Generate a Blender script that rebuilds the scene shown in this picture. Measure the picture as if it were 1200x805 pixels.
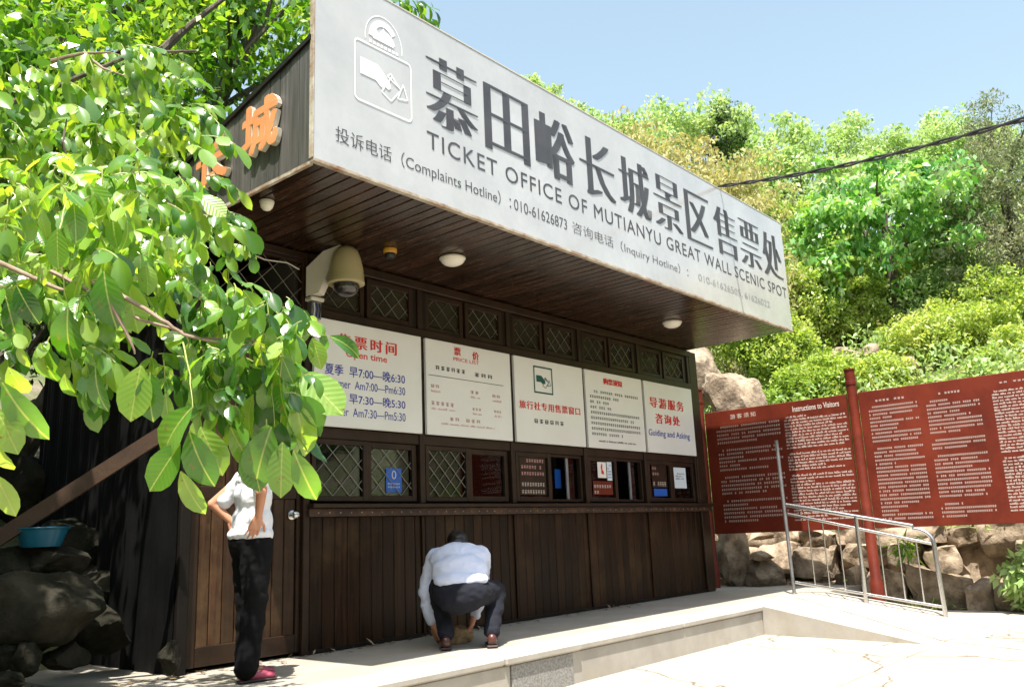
import bpy, bmesh, math, random
import numpy as np
from mathutils import Vector, Matrix, Quaternion, noise
for _o in list(bpy.data.objects): bpy.data.objects.remove(_o)
SC = bpy.context.scene
COL = SC.collection
R = math.radians
# ------------------------------------------------------------------ camera
CAM_POS = Vector((0.0, -6.051, 0.87))
FPX, YAW, PITCH, ROLL = 1007.5, R(-49.478), R(12.540), R(-2.437)
_cy, _sy = math.cos(YAW), math.sin(YAW)
FW = Vector((-_sy*math.cos(PITCH), _cy*math.cos(PITCH), math.sin(PITCH)))
_r = Vector((_cy, _sy, 0)); _u = _r.cross(FW)
RT = _r*math.cos(ROLL) + _u*math.sin(ROLL)
UP = _u*math.cos(ROLL) - _r*math.sin(ROLL)
cd = bpy.data.cameras.new('camera'); cam = bpy.data.objects.new('camera', cd); COL.objects.link(cam)
cam.matrix_world = Matrix(((RT.x, UP.x, -FW.x, CAM_POS.x), (RT.y, UP.y, -FW.y, CAM_POS.y), (RT.z, UP.z, -FW.z, CAM_POS.z), (0, 0, 0, 1)))
cd.sensor_width = 36; cd.lens = FPX*36/1200; cd.clip_end = 2000; cd.clip_start = .05
SC.camera = cam
# ------------------------------------------------------------------ sky, sun, exposure
TRAVEL = Vector((.84, .54, 0)).normalized()*.36 + Vector((0, 0, -1))     # the way sunlight travels
W = bpy.data.worlds.new('World'); SC.world = W; W.use_nodes = True
wn = W.node_tree; bg = wn.nodes['Background']
sky = wn.nodes.new('ShaderNodeTexSky'); sky.sky_type = 'NISHITA'; sky.sun_disc = False
_s = -TRAVEL.normalized()
sky.sun_elevation = math.asin(_s.z); sky.sun_rotation = math.atan2(_s.x, _s.y)
sky.air_density = 1.0; sky.dust_density = 2.6; sky.ozone_density = 1.6
hz = wn.nodes.new('ShaderNodeHueSaturation'); hz.inputs['Hue'].default_value = .472; hz.inputs['Saturation'].default_value = .72; wn.links.new(sky.outputs[0], hz.inputs['Color']); wn.links.new(hz.outputs[0], bg.inputs[0]); bg.inputs[1].default_value = .13
sl = bpy.data.lights.new('sun', 'SUN'); sun = bpy.data.objects.new('sun', sl); COL.objects.link(sun)
sl.energy = 4.8; sl.angle = R(.5); sl.color = (1, .95, .87)
sun.rotation_euler = TRAVEL.to_track_quat('-Z', 'Y').to_euler(); sun.location = (-4, -4, 14)
SC.view_settings.view_transform = 'Standard'; SC.view_settings.look = 'None'
SC.view_settings.exposure = 1.26; SC.view_settings.gamma = 1.0
SC.render.engine = 'CYCLES'
SC.cycles.max_bounces = 8; SC.cycles.diffuse_bounces = 4; SC.cycles.transparent_max_bounces = 12
SC.cycles.caustics_reflective = False; SC.cycles.caustics_refractive = False
SC.cycles.use_denoising = True

# ------------------------------------------------------------------ survey helpers: sight lines measured on the photograph
def sight(px, py):
    return FW + RT*((px-600)/FPX) - UP*((py-402.5)/FPX)
def at(px, py, depth):
    return CAM_POS + sight(px, py)*depth
def on(ax, val, px, py):
    d = sight(px, py); i = 'XYZ'.index(ax); return CAM_POS + d*((val-CAM_POS[i])/d[i])

# ------------------------------------------------------------------ mesh helpers
def wpos(o):
    p = Vector(o.location)
    while o.parent: o = o.parent; p = p + Vector(o.location)
    return p
def props(o, label=None, cat=None, group=None, kind=None):
    for k, v in (('label', label), ('category', cat), ('group', group), ('kind', kind)):
        if v: o[k] = v
    return o
def thing(name, loc, label, cat, group=None, rz=0):
    o = bpy.data.objects.new(name, None); COL.objects.link(o); o.location = loc
    o.empty_display_size = .1
    return props(o, label, cat, group)
def link_mesh(name, me, parent=None, loc=None):
    o = bpy.data.objects.new(name, me); COL.objects.link(o)
    if parent: o.parent = parent
    if loc is not None: o.location = Vector(loc) - (wpos(parent) if parent else Vector())
    return o
class MB:
    def __init__(s): s.v = []; s.f = []
    def add(s, vs, fs):
        n = len(s.v); s.v += [tuple(v) for v in vs]; s.f += [tuple(i+n for i in f) for f in fs]; return s
    def box(s, x0, x1, y0, y1, z0, z1, c=0):
        if c <= 0:
            return s.add([(x0,y0,z0),(x1,y0,z0),(x1,y1,z0),(x0,y1,z0),(x0,y0,z1),(x1,y0,z1),(x1,y1,z1),(x0,y1,z1)],
                 [(0,3,2,1),(4,5,6,7),(0,1,5,4),(1,2,6,5),(2,3,7,6),(3,0,4,7)])
        bm = bmesh.new()
        vs = [bm.verts.new(p) for p in [(x0,y0,z0),(x1,y0,z0),(x1,y1,z0),(x0,y1,z0),(x0,y0,z1),(x1,y0,z1),(x1,y1,z1),(x0,y1,z1)]]
        for f in [(0,3,2,1),(4,5,6,7),(0,1,5,4),(1,2,6,5),(2,3,7,6),(3,0,4,7)]: bm.faces.new([vs[i] for i in f])
        bmesh.ops.bevel(bm, geom=list(bm.edges), offset=c, segments=1, affect='EDGES', clamp_overlap=True)
        bm.verts.index_update()
        s.add([v.co[:] for v in bm.verts], [[v.index for v in f.verts] for f in bm.faces]); bm.free(); return s
    def tube(s, pts, r, n=8, caps=True):
        pts = [Vector(p) for p in pts]; rs = r if isinstance(r, (list, tuple)) else [r]*len(pts)
        base = len(s.v); pd = None; nrm = None
        for i, p in enumerate(pts):
            d = (pts[min(i+1, len(pts)-1)] - pts[max(i-1, 0)]).normalized()
            if nrm is None:
                nrm = d.orthogonal().normalized()
            else:
                nrm = (nrm - d*nrm.dot(d)).normalized()
            b = d.cross(nrm)
            for k in range(n):
                a = 2*math.pi*k/n; s.v.append(tuple(p + (nrm*math.cos(a)+b*math.sin(a))*rs[i]))
        for i in range(len(pts)-1):
            for k in range(n):
                a = base+i*n+k; b2 = base+i*n+(k+1) % n
                s.f.append((a, b2, b2+n, a+n))
        if caps:
            s.f.append(tuple(base+k for k in reversed(range(n)))); s.f.append(tuple(base+(len(pts)-1)*n+k for k in range(n)))
        return s
    def lathe(s, prof, c, n=16, axis=(0,0,1)):
        q = Vector((0,0,1)).rotation_difference(Vector(axis)); base = len(s.v); c = Vector(c)
        for (r, z) in prof:
            for k in range(n):
                a = 2*math.pi*k/n; s.v.append(tuple(c + q @ Vector((r*math.cos(a), r*math.sin(a), z))))
        for i in range(len(prof)-1):
            for k in range(n):
                a = base+i*n+k; b = base+i*n+(k+1) % n; s.f.append((a, b, b+n, a+n))
        s.f.append(tuple(base+k for k in reversed(range(n)))); s.f.append(tuple(base+(len(prof)-1)*n+k for k in range(n)))
        return s
    def prism(s, poly, fn, t0, t1):      # poly in 2D, fn(u, v, t) -> 3D point
        n = len(poly); vs = [fn(u, v, t0) for u, v in poly] + [fn(u, v, t1) for u, v in poly]
        fs = [tuple(range(n)), tuple(reversed(range(n, 2*n)))] + [(i, i+n, (i+1) % n+n, (i+1) % n) for i in range(n)]
        return s.add(vs, fs)
    def mesh(s, name, m, origin=Vector((0,0,0)), smooth=False):
        me = bpy.data.meshes.new(name); o = Vector(origin)
        me.from_pydata([(v[0]-o.x, v[1]-o.y, v[2]-o.z) for v in s.v], [], s.f)
        bm = bmesh.new(); bm.from_mesh(me); bmesh.ops.recalc_face_normals(bm, faces=bm.faces); bm.to_mesh(me); bm.free()
        if smooth:
            me.polygons.foreach_set('use_smooth', [True]*len(me.polygons))
            try: me.set_sharp_from_angle(angle=R(42))
            except Exception: pass
        if m: me.materials.append(m)
        return me
    def build(s, name, m, parent=None, smooth=False, loc=None, kind=None, label=None):
        org = wpos(parent) if parent else Vector(loc or (0,0,0))
        o = bpy.data.objects.new(name, s.mesh(name, m, org, smooth)); COL.objects.link(o)
        if parent: o.parent = parent
        else: o.location = org
        return props(o, label, None, None, kind)
def np_mesh(name, V, F, mats, smooth=False):
    """V (n,3), F (m,k) all faces the same size"""
    me = bpy.data.meshes.new(name); k = F.shape[1]
    me.vertices.add(len(V)); me.vertices.foreach_set('co', V.astype(np.float32).ravel())
    me.loops.add(F.size); me.loops.foreach_set('vertex_index', F.astype(np.int32).ravel())
    me.polygons.add(len(F)); me.polygons.foreach_set('loop_start', np.arange(0, F.size, k, dtype=np.int32))
    try: me.polygons.foreach_set('loop_total', np.full(len(F), k, dtype=np.int32))
    except Exception: pass
    if smooth: me.polygons.foreach_set('use_smooth', [True]*len(F))
    me.update(calc_edges=True); me.validate()
    me.materials.append(mats); return me

# ------------------------------------------------------------------ materials
def mat(name, c1, c2=None, scale=4, rough=.6, bump=0, bscale=None, metallic=0, stretch=(1,1,1), rand=0, coat=0,
        dirt=None, dscale=1.5, damt=.5, detail=6, spec=.5, contrast=(.35,.65), rvar=0, bdist=.01):
    m = bpy.data.materials.new(name); m.use_nodes = True; t = m.node_tree; N = t.nodes; L = t.links
    p = N['Principled BSDF']
    p.inputs['Roughness'].default_value = rough; p.inputs['Metallic'].default_value = metallic
    p.inputs['Specular IOR Level'].default_value = spec; p.inputs['Coat Weight'].default_value = coat
    p.inputs['Coat Roughness'].default_value = .12
    g = N.new('ShaderNodeNewGeometry'); mp = N.new('ShaderNodeMapping'); mp.inputs['Scale'].default_value = stretch
    L.new(g.outputs['Position'], mp.inputs['Vector'])
    if rand:
        oi = N.new('ShaderNodeObjectInfo'); ad = N.new('ShaderNodeVectorMath'); ad.operation = 'ADD'
        mu = N.new('ShaderNodeMath'); mu.operation = 'MULTIPLY'; mu.inputs[1].default_value = 40
        L.new(oi.outputs['Random'], mu.inputs[0]); L.new(mp.outputs[0], ad.inputs[0]); L.new(mu.outputs[0], ad.inputs[1]); vec = ad.outputs[0]
    else: vec = mp.outputs[0]
    n1 = N.new('ShaderNodeTexNoise'); n1.inputs['Scale'].default_value = scale; n1.inputs['Detail'].default_value = detail
    n1.inputs['Roughness'].default_value = .6; L.new(vec, n1.inputs['Vector'])
    rp = N.new('ShaderNodeValToRGB'); L.new(n1.outputs['Fac'], rp.inputs[0]); c2 = c2 or c1
    rp.color_ramp.elements[0].position = contrast[0]; rp.color_ramp.elements[1].position = contrast[1]
    rp.color_ramp.elements[0].color = (*c1, 1); rp.color_ramp.elements[1].color = (*c2, 1)
    out = rp.outputs[0]
    if dirt:
        n2 = N.new('ShaderNodeTexNoise'); n2.inputs['Scale'].default_value = dscale; n2.inputs['Detail'].default_value = 8
        n2.inputs['Roughness'].default_value = .7; L.new(g.outputs['Position'], n2.inputs['Vector'])
        r2 = N.new('ShaderNodeValToRGB'); r2.color_ramp.elements[0].position = 1-damt-.12; r2.color_ramp.elements[1].position = 1-damt+.12
        L.new(n2.outputs['Fac'], r2.inputs[0]); mx = N.new('ShaderNodeMix'); mx.data_type = 'RGBA'
        L.new(r2.outputs[0], mx.inputs[0]); L.new(out, mx.inputs[6]); mx.inputs[7].default_value = (*dirt, 1); out = mx.outputs[2]
    if rand:
        hs = N.new('ShaderNodeHueSaturation'); mr = N.new('ShaderNodeMapRange')
        mr.inputs['To Min'].default_value = 1-rand; mr.inputs['To Max'].default_value = 1+rand
        L.new(oi.outputs['Random'], mr.inputs[0]); L.new(mr.outputs[0], hs.inputs['Value']); L.new(out, hs.inputs['Color']); out = hs.outputs[0]
    L.new(out, p.inputs['Base Color'])
    if rvar:
        m2 = N.new('ShaderNodeMapRange'); m2.inputs['To Min'].default_value = max(.03, rough-rvar); m2.inputs['To Max'].default_value = min(1, rough+rvar)
        m2.inputs['From Min'].default_value = .3; m2.inputs['From Max'].default_value = .7
        L.new(n1.outputs['Fac'], m2.inputs[0]); L.new(m2.outputs[0], p.inputs['Roughness'])
    if bump:
        n3 = N.new('ShaderNodeTexNoise'); n3.inputs['Scale'].default_value = bscale or scale*3; n3.inputs['Detail'].default_value = 8
        n3.inputs['Roughness'].default_value = .65; L.new(vec, n3.inputs['Vector'])
        b = N.new('ShaderNodeBump'); b.inputs['Strength'].default_value = bump; b.inputs['Distance'].default_value = bdist
        L.new(n3.outputs['Fac'], b.inputs['Height']); L.new(b.outputs[0], p.inputs['Normal'])
    return m
def leafmat(name, cols, trans, tcol, rough=.4, gloss=.5, nscale=.6, hue=0):
    m = bpy.data.materials.new(name); m.use_nodes = True; t = m.node_tree; N = t.nodes; L = t.links
    p = N['Principled BSDF']; out = N['Material Output']
    p.inputs['Roughness'].default_value = rough; p.inputs['Specular IOR Level'].default_value = gloss
    g = N.new('ShaderNodeNewGeometry'); oi = N.new('ShaderNodeObjectInfo'); ad = N.new('ShaderNodeMath'); ad.operation = 'ADD'
    fr = N.new('ShaderNodeMath'); fr.operation = 'FRACT'
    L.new(g.outputs['Random Per Island'], ad.inputs[0]); L.new(oi.outputs['Random'], ad.inputs[1]); L.new(ad.outputs[0], fr.inputs[0])
    ns = N.new('ShaderNodeTexNoise'); ns.inputs['Scale'].default_value = nscale; ns.inputs['Detail'].default_value = 3; L.new(g.outputs['Position'], ns.inputs['Vector'])
    mx = N.new('ShaderNodeMath'); mx.operation = 'MULTIPLY_ADD'; mx.inputs[1].default_value = .7; L.new(fr.outputs[0], mx.inputs[0])
    mm = N.new('ShaderNodeMath'); mm.operation = 'MULTIPLY_ADD'; mm.inputs[1].default_value = 1.6; mm.inputs[2].default_value = -.55; L.new(ns.outputs['Fac'], mm.inputs[0]); L.new(mm.outputs[0], mx.inputs[2])
    rp = N.new('ShaderNodeValToRGB'); L.new(mx.outputs[0], rp.inputs[0]); cr = rp.color_ramp
    cr.elements[0].color = (*cols[0], 1); cr.elements[1].color = (*cols[-1], 1); cr.elements[0].position = .05; cr.elements[1].position = .95
    for i, c in enumerate(cols[1:-1]): e = cr.elements.new(.05+.9*(i+1)/(len(cols)-1)); e.color = (*c, 1)
    L.new(rp.outputs[0], p.inputs['Base Color'])
    tr = N.new('ShaderNodeBsdfTranslucent'); tc = N.new('ShaderNodeMix'); tc.data_type = 'RGBA'; tc.blend_type = 'MULTIPLY'; tc.inputs[0].default_value = 1
    L.new(rp.outputs[0], tc.inputs[6]); tc.inputs[7].default_value = (*tcol, 1); L.new(tc.outputs[2], tr.inputs[0])
    ms = N.new('ShaderNodeMixShader'); ms.inputs[0].default_value = trans; L.new(p.outputs[0], ms.inputs[1]); L.new(tr.outputs[0], ms.inputs[2]); L.new(ms.outputs[0], out.inputs[0])
    return m
M = {}
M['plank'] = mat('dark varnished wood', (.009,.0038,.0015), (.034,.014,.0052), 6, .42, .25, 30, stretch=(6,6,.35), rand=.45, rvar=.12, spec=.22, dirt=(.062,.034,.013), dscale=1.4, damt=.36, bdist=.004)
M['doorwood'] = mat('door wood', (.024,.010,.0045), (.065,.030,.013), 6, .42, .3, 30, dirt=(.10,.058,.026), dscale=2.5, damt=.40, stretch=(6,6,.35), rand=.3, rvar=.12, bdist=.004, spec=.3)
M['soffit'] = mat('soffit wood', (.014,.007,.004), (.042,.019,.010), 6, .22, .2, 30, stretch=(5,.4,5), rand=.4, spec=.5, rvar=.1, bdist=.003)
M['frame'] = mat('brown frame', (.016,.008,.0045), (.032,.016,.008), 5, .4, .15, 40, spec=.3)
M['framedark'] = mat('dark frame', (.007,.0055,.005), (.013,.010,.008), 5, .5, .1, 40, spec=.2)
M['sidewood'] = mat('weathered grey boards', (.055,.052,.050), (.11,.10,.095), 6, .5, .3, 26, stretch=(6,6,.3), rand=.22, bdist=.004)
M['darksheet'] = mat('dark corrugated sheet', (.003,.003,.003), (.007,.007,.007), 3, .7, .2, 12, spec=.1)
M['sign'] = mat('brushed sign sheet', (.52,.52,.51), (.58,.58,.57), 1.2, .15, .03, 5, metallic=.12, stretch=(1,1,.25), dirt=(.46,.462,.46), dscale=1.3, damt=.45, coat=.3)
M['rust'] = mat('rusty trim', (.34,.27,.19), (.50,.46,.38), 9, .7, .4, 40, dirt=(.20,.085,.03), dscale=7, damt=.42)
M['rustdark'] = mat('rusty dark strip', (.022,.011,.007), (.055,.026,.013), 12, .6, .4, 50, dirt=(.14,.065,.025), dscale=10, damt=.36)
M['panel'] = mat('white sign panel', (.74,.73,.68), (.78,.77,.73), 2, .28, 0, coat=.3)
M['ink'] = mat('dark grey ink', (.05,.05,.055), (.07,.07,.075), 3, .5)
M['fadedink'] = mat('faded grey ink', (.20,.20,.205), (.33,.33,.34), 9, .5)
M['greyink'] = mat('grey letters', (.050,.050,.056), (.075,.075,.082), 3, .5)
M['whiteink'] = mat('white print', (.80,.80,.80), (.84,.84,.84), 3, .5)
M['redink'] = mat('red print', (.62,.015,.01), (.68,.03,.02), 3, .5)
M['paleredink'] = mat('faded red print', (.56,.28,.26), (.60,.34,.31), 3, .5)
M['blueink'] = mat('blue print', (.02,.03,.28), (.03,.04,.33), 3, .5)
M['greeninky'] = mat('green print', (.005,.07,.06), (.01,.09,.07), 3, .5)
M['redboard'] = mat('rust red board', (.125,.018,.008), (.165,.028,.013), 1.2, .5, .12, 14, dirt=(.088,.014,.007), dscale=2.2, damt=.45, spec=.18)
M['cream'] = mat('board letters', (.55,.46,.40), (.60,.52,.46), 3, .6)
M['steel'] = mat('stainless steel', (.55,.54,.52), (.62,.61,.59), 4, .22, 0, metallic=.95)
M['galv'] = mat('grey pole', (.20,.20,.20), (.30,.30,.30), 8, .45, 0, metallic=.7)
M['wire'] = mat('pale grille wire', (.17,.16,.13), (.24,.23,.19), 8, .4, metallic=.3)
M['alu'] = mat('aluminium window frame', (.25,.27,.30), (.33,.35,.38), 8, .35, metallic=.6)
M['concrete'] = mat('pale concrete', (.27,.25,.21), (.35,.32,.275), 2.2, .85, .35, 60, dirt=(.30,.26,.20), dscale=2.6, damt=.42, bdist=.004)
M['coping'] = mat('cement coping', (.33,.305,.265), (.41,.38,.33), 3, .85, .3, 60, dirt=(.34,.30,.24), dscale=2.4, damt=.4, bdist=.004)
M['patch'] = mat('pebble dash patch', (.17,.16,.145), (.33,.32,.30), 70, .9, .6, 90, bdist=.005)
M['soil'] = mat('dry soil', (.13,.11,.07), (.24,.20,.14), 3, .95, .8, 12, dirt=(.09,.11,.035), dscale=.8, damt=.5, bdist=.05)
M['rock'] = mat('tan rock', (.24,.18,.115), (.48,.38,.27), 2.6, .9, 1.0, 14, rand=.2, dirt=(.09,.06,.038), dscale=3.8, damt=.45, bdist=.03)
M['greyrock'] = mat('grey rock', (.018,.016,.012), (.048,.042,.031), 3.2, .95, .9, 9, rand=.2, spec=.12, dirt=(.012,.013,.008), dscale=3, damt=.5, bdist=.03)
M['camera'] = mat('cream camera housing', (.42,.36,.19), (.46,.40,.22), 5, .35, coat=.2)
M['bracket'] = mat('off white bracket', (.55,.52,.44), (.6,.57,.48), 5, .45)
M['dome'] = mat('dark dome', (.02,.018,.018), (.03,.025,.025), 5, .08, coat=.5)
M['lampglass'] = mat('lamp diffuser', (.75,.70,.60), (.8,.76,.67), 5, .25)
M['yellow'] = mat('amber plastic', (.5,.25,.03), (.55,.3,.04), 5, .4)
M['black'] = mat('black plastic', (.012,.012,.012), (.02,.02,.02), 5, .4)
M['orange'] = mat('orange letter face', (.68,.26,.10), (.74,.32,.13), 5, .45, .1, 20)
M['foam'] = mat('white letter side', (.66,.60,.50), (.74,.68,.58), 12, .7, .3, 40)
M['bark'] = mat('bark', (.07,.055,.042), (.16,.13,.10), 12, .9, .8, 20, stretch=(3,3,.6), bdist=.02)
M['twig'] = mat('pale twig', (.22,.15,.10), (.34,.25,.18), 14, .6, .3, 30)
M['rachis'] = mat('green leaf stalk', (.30,.34,.10), (.40,.42,.14), 14, .5)
M['basin'] = mat('blue plastic basin', (.006,.09,.16), (.008,.11,.19), 4, .3)
M['beam'] = mat('brown timber', (.032,.015,.006), (.055,.026,.011), 5, .55, .3, 30, stretch=(1,1,1))
M['sticker'] = mat('blue sticker', (.01,.09,.42), (.012,.10,.45), 5, .4)
M['paper'] = mat('white paper', (.62,.68,.74), (.66,.72,.78), 5, .6)
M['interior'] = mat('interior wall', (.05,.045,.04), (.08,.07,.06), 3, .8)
M['skin'] = mat('skin', (.50,.22,.13), (.58,.28,.17), 6, .5, .05, 60)
M['skin'].node_tree.nodes['Principled BSDF'].inputs['Subsurface Weight'].default_value = .12
M['skin'].node_tree.nodes['Principled BSDF'].inputs['Subsurface Radius'].default_value = (.02,.008,.004)
M['shirt'] = mat('white cotton', (.74,.76,.82), (.79,.81,.86), 4, .85, .5, 9, bdist=.02)
M['shirtblue'] = mat('pale blue cotton', (.60,.66,.84), (.66,.71,.88), 4, .85, .6, 8, bdist=.025)
M['trouser'] = mat('black cloth', (.003,.003,.004), (.006,.006,.007), 4, .9, .4, 9, spec=.15, bdist=.02)
M['trousernavy'] = mat('dark navy cloth', (.008,.009,.015), (.014,.015,.023), 4, .9, .5, 9, spec=.25, bdist=.02)
M['hair'] = mat('black hair', (.008,.006,.005), (.015,.011,.009), 30, .35, .6, 60, stretch=(1,1,.2), bdist=.006)
M['shoe'] = mat('brown red leather', (.05,.015,.012), (.085,.028,.02), 6, .35, coat=.2)
M['shoepink'] = mat('pink leather', (.32,.05,.09), (.40,.07,.12), 6, .4)
M['sole'] = mat('rubber sole', (.03,.02,.018), (.05,.035,.03), 6, .7)
M['navy'] = mat('navy trim', (.012,.02,.09), (.015,.024,.11), 6, .7)
M['straw'] = mat('brown paper', (.28,.17,.08), (.42,.28,.14), 9, .8, .7, 25)
M['cable'] = mat('black cable', (.018,.016,.014), (.05,.045,.04), 5, .6, .4, 30)
def glassmat(name, tint=(.55,.6,.58)):
    m = bpy.data.materials.new(name); m.use_nodes = True; t = m.node_tree; N = t.nodes; L = t.links
    N.remove(N['Principled BSDF']); tr = N.new('ShaderNodeBsdfTransparent'); tr.inputs[0].default_value = (*tint, 1)
    gl = N.new('ShaderNodeBsdfGlossy'); gl.inputs['Roughness'].default_value = .03; fr = N.new('ShaderNodeFresnel'); fr.inputs[0].default_value = 1.5
    ms = N.new('ShaderNodeMixShader'); L.new(fr.outputs[0], ms.inputs[0]); L.new(tr.outputs[0], ms.inputs[1]); L.new(gl.outputs[0], ms.inputs[2]); L.new(ms.outputs[0], N['Material Output'].inputs[0]); return m
M['glass'] = glassmat('window glass'); M['oliveglass'] = glassmat('dusty glass', (.35,.36,.30))
def olive_toned(m):  # mixes a mottled olive diffuse layer into the pane shader
    t = m.node_tree; N = t.nodes; L = t.links; o = N['Material Output']; src = o.inputs[0].links[0].from_socket
    d = N.new('ShaderNodeBsdfDiffuse'); g = N.new('ShaderNodeNewGeometry'); ns = N.new('ShaderNodeTexNoise'); ns.inputs['Scale'].default_value = 3; L.new(g.outputs['Position'], ns.inputs['Vector'])
    rp = N.new('ShaderNodeValToRGB'); rp.color_ramp.elements[0].color = (.022,.020,.012,1); rp.color_ramp.elements[1].color = (.06,.055,.032,1); L.new(ns.outputs['Fac'], rp.inputs[0]); L.new(rp.outputs[0], d.inputs[0])
    ms = N.new('ShaderNodeMixShader'); ms.inputs[0].default_value = .7; L.new(src, ms.inputs[1]); L.new(d.outputs[0], ms.inputs[2]); L.new(ms.outputs[0], o.inputs[0])
olive_toned(M['oliveglass'])
# leaves
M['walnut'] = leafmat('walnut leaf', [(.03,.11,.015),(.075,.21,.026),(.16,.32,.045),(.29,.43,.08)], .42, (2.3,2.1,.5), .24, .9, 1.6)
M['walnutfar'] = leafmat('plain walnut leaf', [(.025,.09,.012),(.07,.19,.025),(.16,.31,.045),(.30,.43,.08)], .42, (2.2,2.0,.5), .26, .9, .9)  # close to the walnut leaf greens
M['olive'] = leafmat('olive brown foliage', [(.24,.21,.08),(.38,.34,.15),(.50,.46,.24),(.34,.38,.16)], .32, (1.5,1.45,.8), .7, .2, .4)
M['broad'] = leafmat('bright broad foliage', [(.06,.20,.04),(.13,.32,.07),(.26,.43,.14),(.48,.58,.34)], .34, (1.5,1.7,.5), .35, .6, .5)
M['light'] = leafmat('light green foliage', [(.17,.29,.08),(.28,.41,.14),(.39,.50,.22),(.50,.57,.33)], .38, (1.3,1.4,.7), .5, .3, .35)
M['juniper'] = leafmat('grey green foliage', [(.10,.13,.06),(.16,.20,.10),(.23,.26,.14),(.30,.29,.18)], .25, (1.3,1.4,.9), .6, .25, .6)
M['shrub'] = leafmat('yellow green shrub leaf', [(.10,.19,.03),(.24,.35,.06),(.38,.47,.11),(.52,.55,.22)], .42, (1.4,1.45,.6), .45, .4, .7)
M['dark'] = leafmat('dark evergreen foliage', [(.02,.05,.012),(.035,.08,.02),(.06,.11,.03)], .25, (1.3,1.5,.6), .5, .3, .6)
M['cover'] = leafmat('low weeds', [(.10,.18,.035),(.20,.30,.06),(.32,.38,.12),(.42,.37,.22)], .35, (1.5,1.5,.6), .6, .3, .8)
# ================================================================== THE SETTING
def smax(a, b, k=1.5):
    h = max(k-abs(a-b), 0)/k; return max(a, b)+h*h*k/4
def terrain(x, y):
    d = max(x-12.9, y-3.4)
    if d < 0: return -.31
    n = noise.noise(Vector((x*.16, y*.16, 3)))*1.3 + noise.noise(Vector((x*.6, y*.6, 8)))*.3
    lo = 1.0*min(1, d/.35)
    h = -.31+lo+.47*min(d, 30)+min(1, d/3)*n
    if d > 30: h += .12*(d-30) if d < 60 else 3.6
    return h
xs = sorted(set([-320,-160,-80,-40,-25,-15,-10,-6,-3,0,3,6,9,11.5,12.5,12.9,13.0,13.25,13.6]+[14+i*.75 for i in range(46)]+[50,55,60,75,95,130,200,320]))
ys = sorted(set([-320,-160,-80,-50,-35,-25,-20,-16,-13,-10,-8]+[-6.5+i*.75 for i in range(13)]+[3.3,3.4,3.55,3.75,4.2]+[5+i for i in range(34)]+[42,48,60,80,120,200,320]))
V = np.array([(x, y, terrain(x, y)) for x in xs for y in ys]); ny = len(ys)
F = np.array([(i*ny+j, (i+1)*ny+j, (i+1)*ny+j+1, i*ny+j+1) for i in range(len(xs)-1) for j in range(ny-1)])
# paved plaza material shares the ground sheet: the plaza is a separate slab above it
g = link_mesh('hillside_ground', np_mesh('hillside_ground', V, F, M['soil'], True)); props(g, kind='structure')
# paving with real cracks
def paving_mat():
    m = mat('sunlit concrete paving', (.32,.29,.24), (.39,.355,.30), 1.3, .9, .3, 50, dirt=(.275,.24,.19), dscale=.9, damt=.4, bdist=.004)
    t = m.node_tree; N = t.nodes; L = t.links; p = N['Principled BSDF']
    g = N.new('ShaderNodeNewGeometry'); ns = N.new('ShaderNodeTexNoise'); ns.inputs['Scale'].default_value = 1.7; ns.inputs['Detail'].default_value = 6
    L.new(g.outputs['Position'], ns.inputs['Vector'])
    av = N.new('ShaderNodeVectorMath'); av.operation = 'MULTIPLY_ADD'; av.inputs[1].default_value = (.9,.9,.9)
    L.new(ns.outputs['Color'], av.inputs[0]); L.new(g.outputs['Position'], av.inputs[2])
    vo = N.new('ShaderNodeTexVoronoi'); vo.feature = 'DISTANCE_TO_EDGE'; vo.inputs['Scale'].default_value = .55; L.new(av.outputs[0], vo.inputs['Vector'])
    rp = N.new('ShaderNodeValToRGB'); rp.color_ramp.elements[0].position = .0; rp.color_ramp.elements[1].position = .016
    rp.color_ramp.elements[0].color = (.30,.25,.2,1); rp.color_ramp.elements[1].color = (1,1,1,1); L.new(vo.outputs['Distance'], rp.inputs[0])
    src = p.inputs['Base Color'].links[0].from_socket; mx = N.new('ShaderNodeMix'); mx.data_type = 'RGBA'; mx.blend_type = 'MULTIPLY'; mx.inputs[0].default_value = 1.0
    L.new(src, mx.inputs[6]); L.new(rp.outputs[0], mx.inputs[7]); L.new(mx.outputs[2], p.inputs['Base Color']); return m
M['paving'] = paving_mat()
pav = thing('pavement', (6,-5,-.31), None, None); del_keys = None; props(pav, kind='structure')
PL = -1.65
for i, (x0, x1) in enumerate([(-14,-8.6),(-8.6,-3.2),(-3.2,2.2),(2.2,6.1),(6.1,9.1),(9.1,12.3)]):
    for (y0, y1) in [(-3.45,PL+.02),(-6.9,-3.45),(-11,-6.9),(-16,-11)]:
        b = MB().box(x0+.006, x1-.006, y0+.006, y1-.006, -.42, -.296, .004); b.build('slab', M['paving'], pav)
# dirt yard left of the building
yard = MB().add([(-14,PL+.02,-.05),(3.1,PL+.02,-.05),(3.1,3.6,-.05),(-14,3.6,-.05),(-14,PL+.02,-.4),(3.1,PL+.02,-.4)],[(0,1,2,3),(4,5,1,0)]).build('dirt_yard', M['soil']); props(yard, kind='structure')
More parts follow.
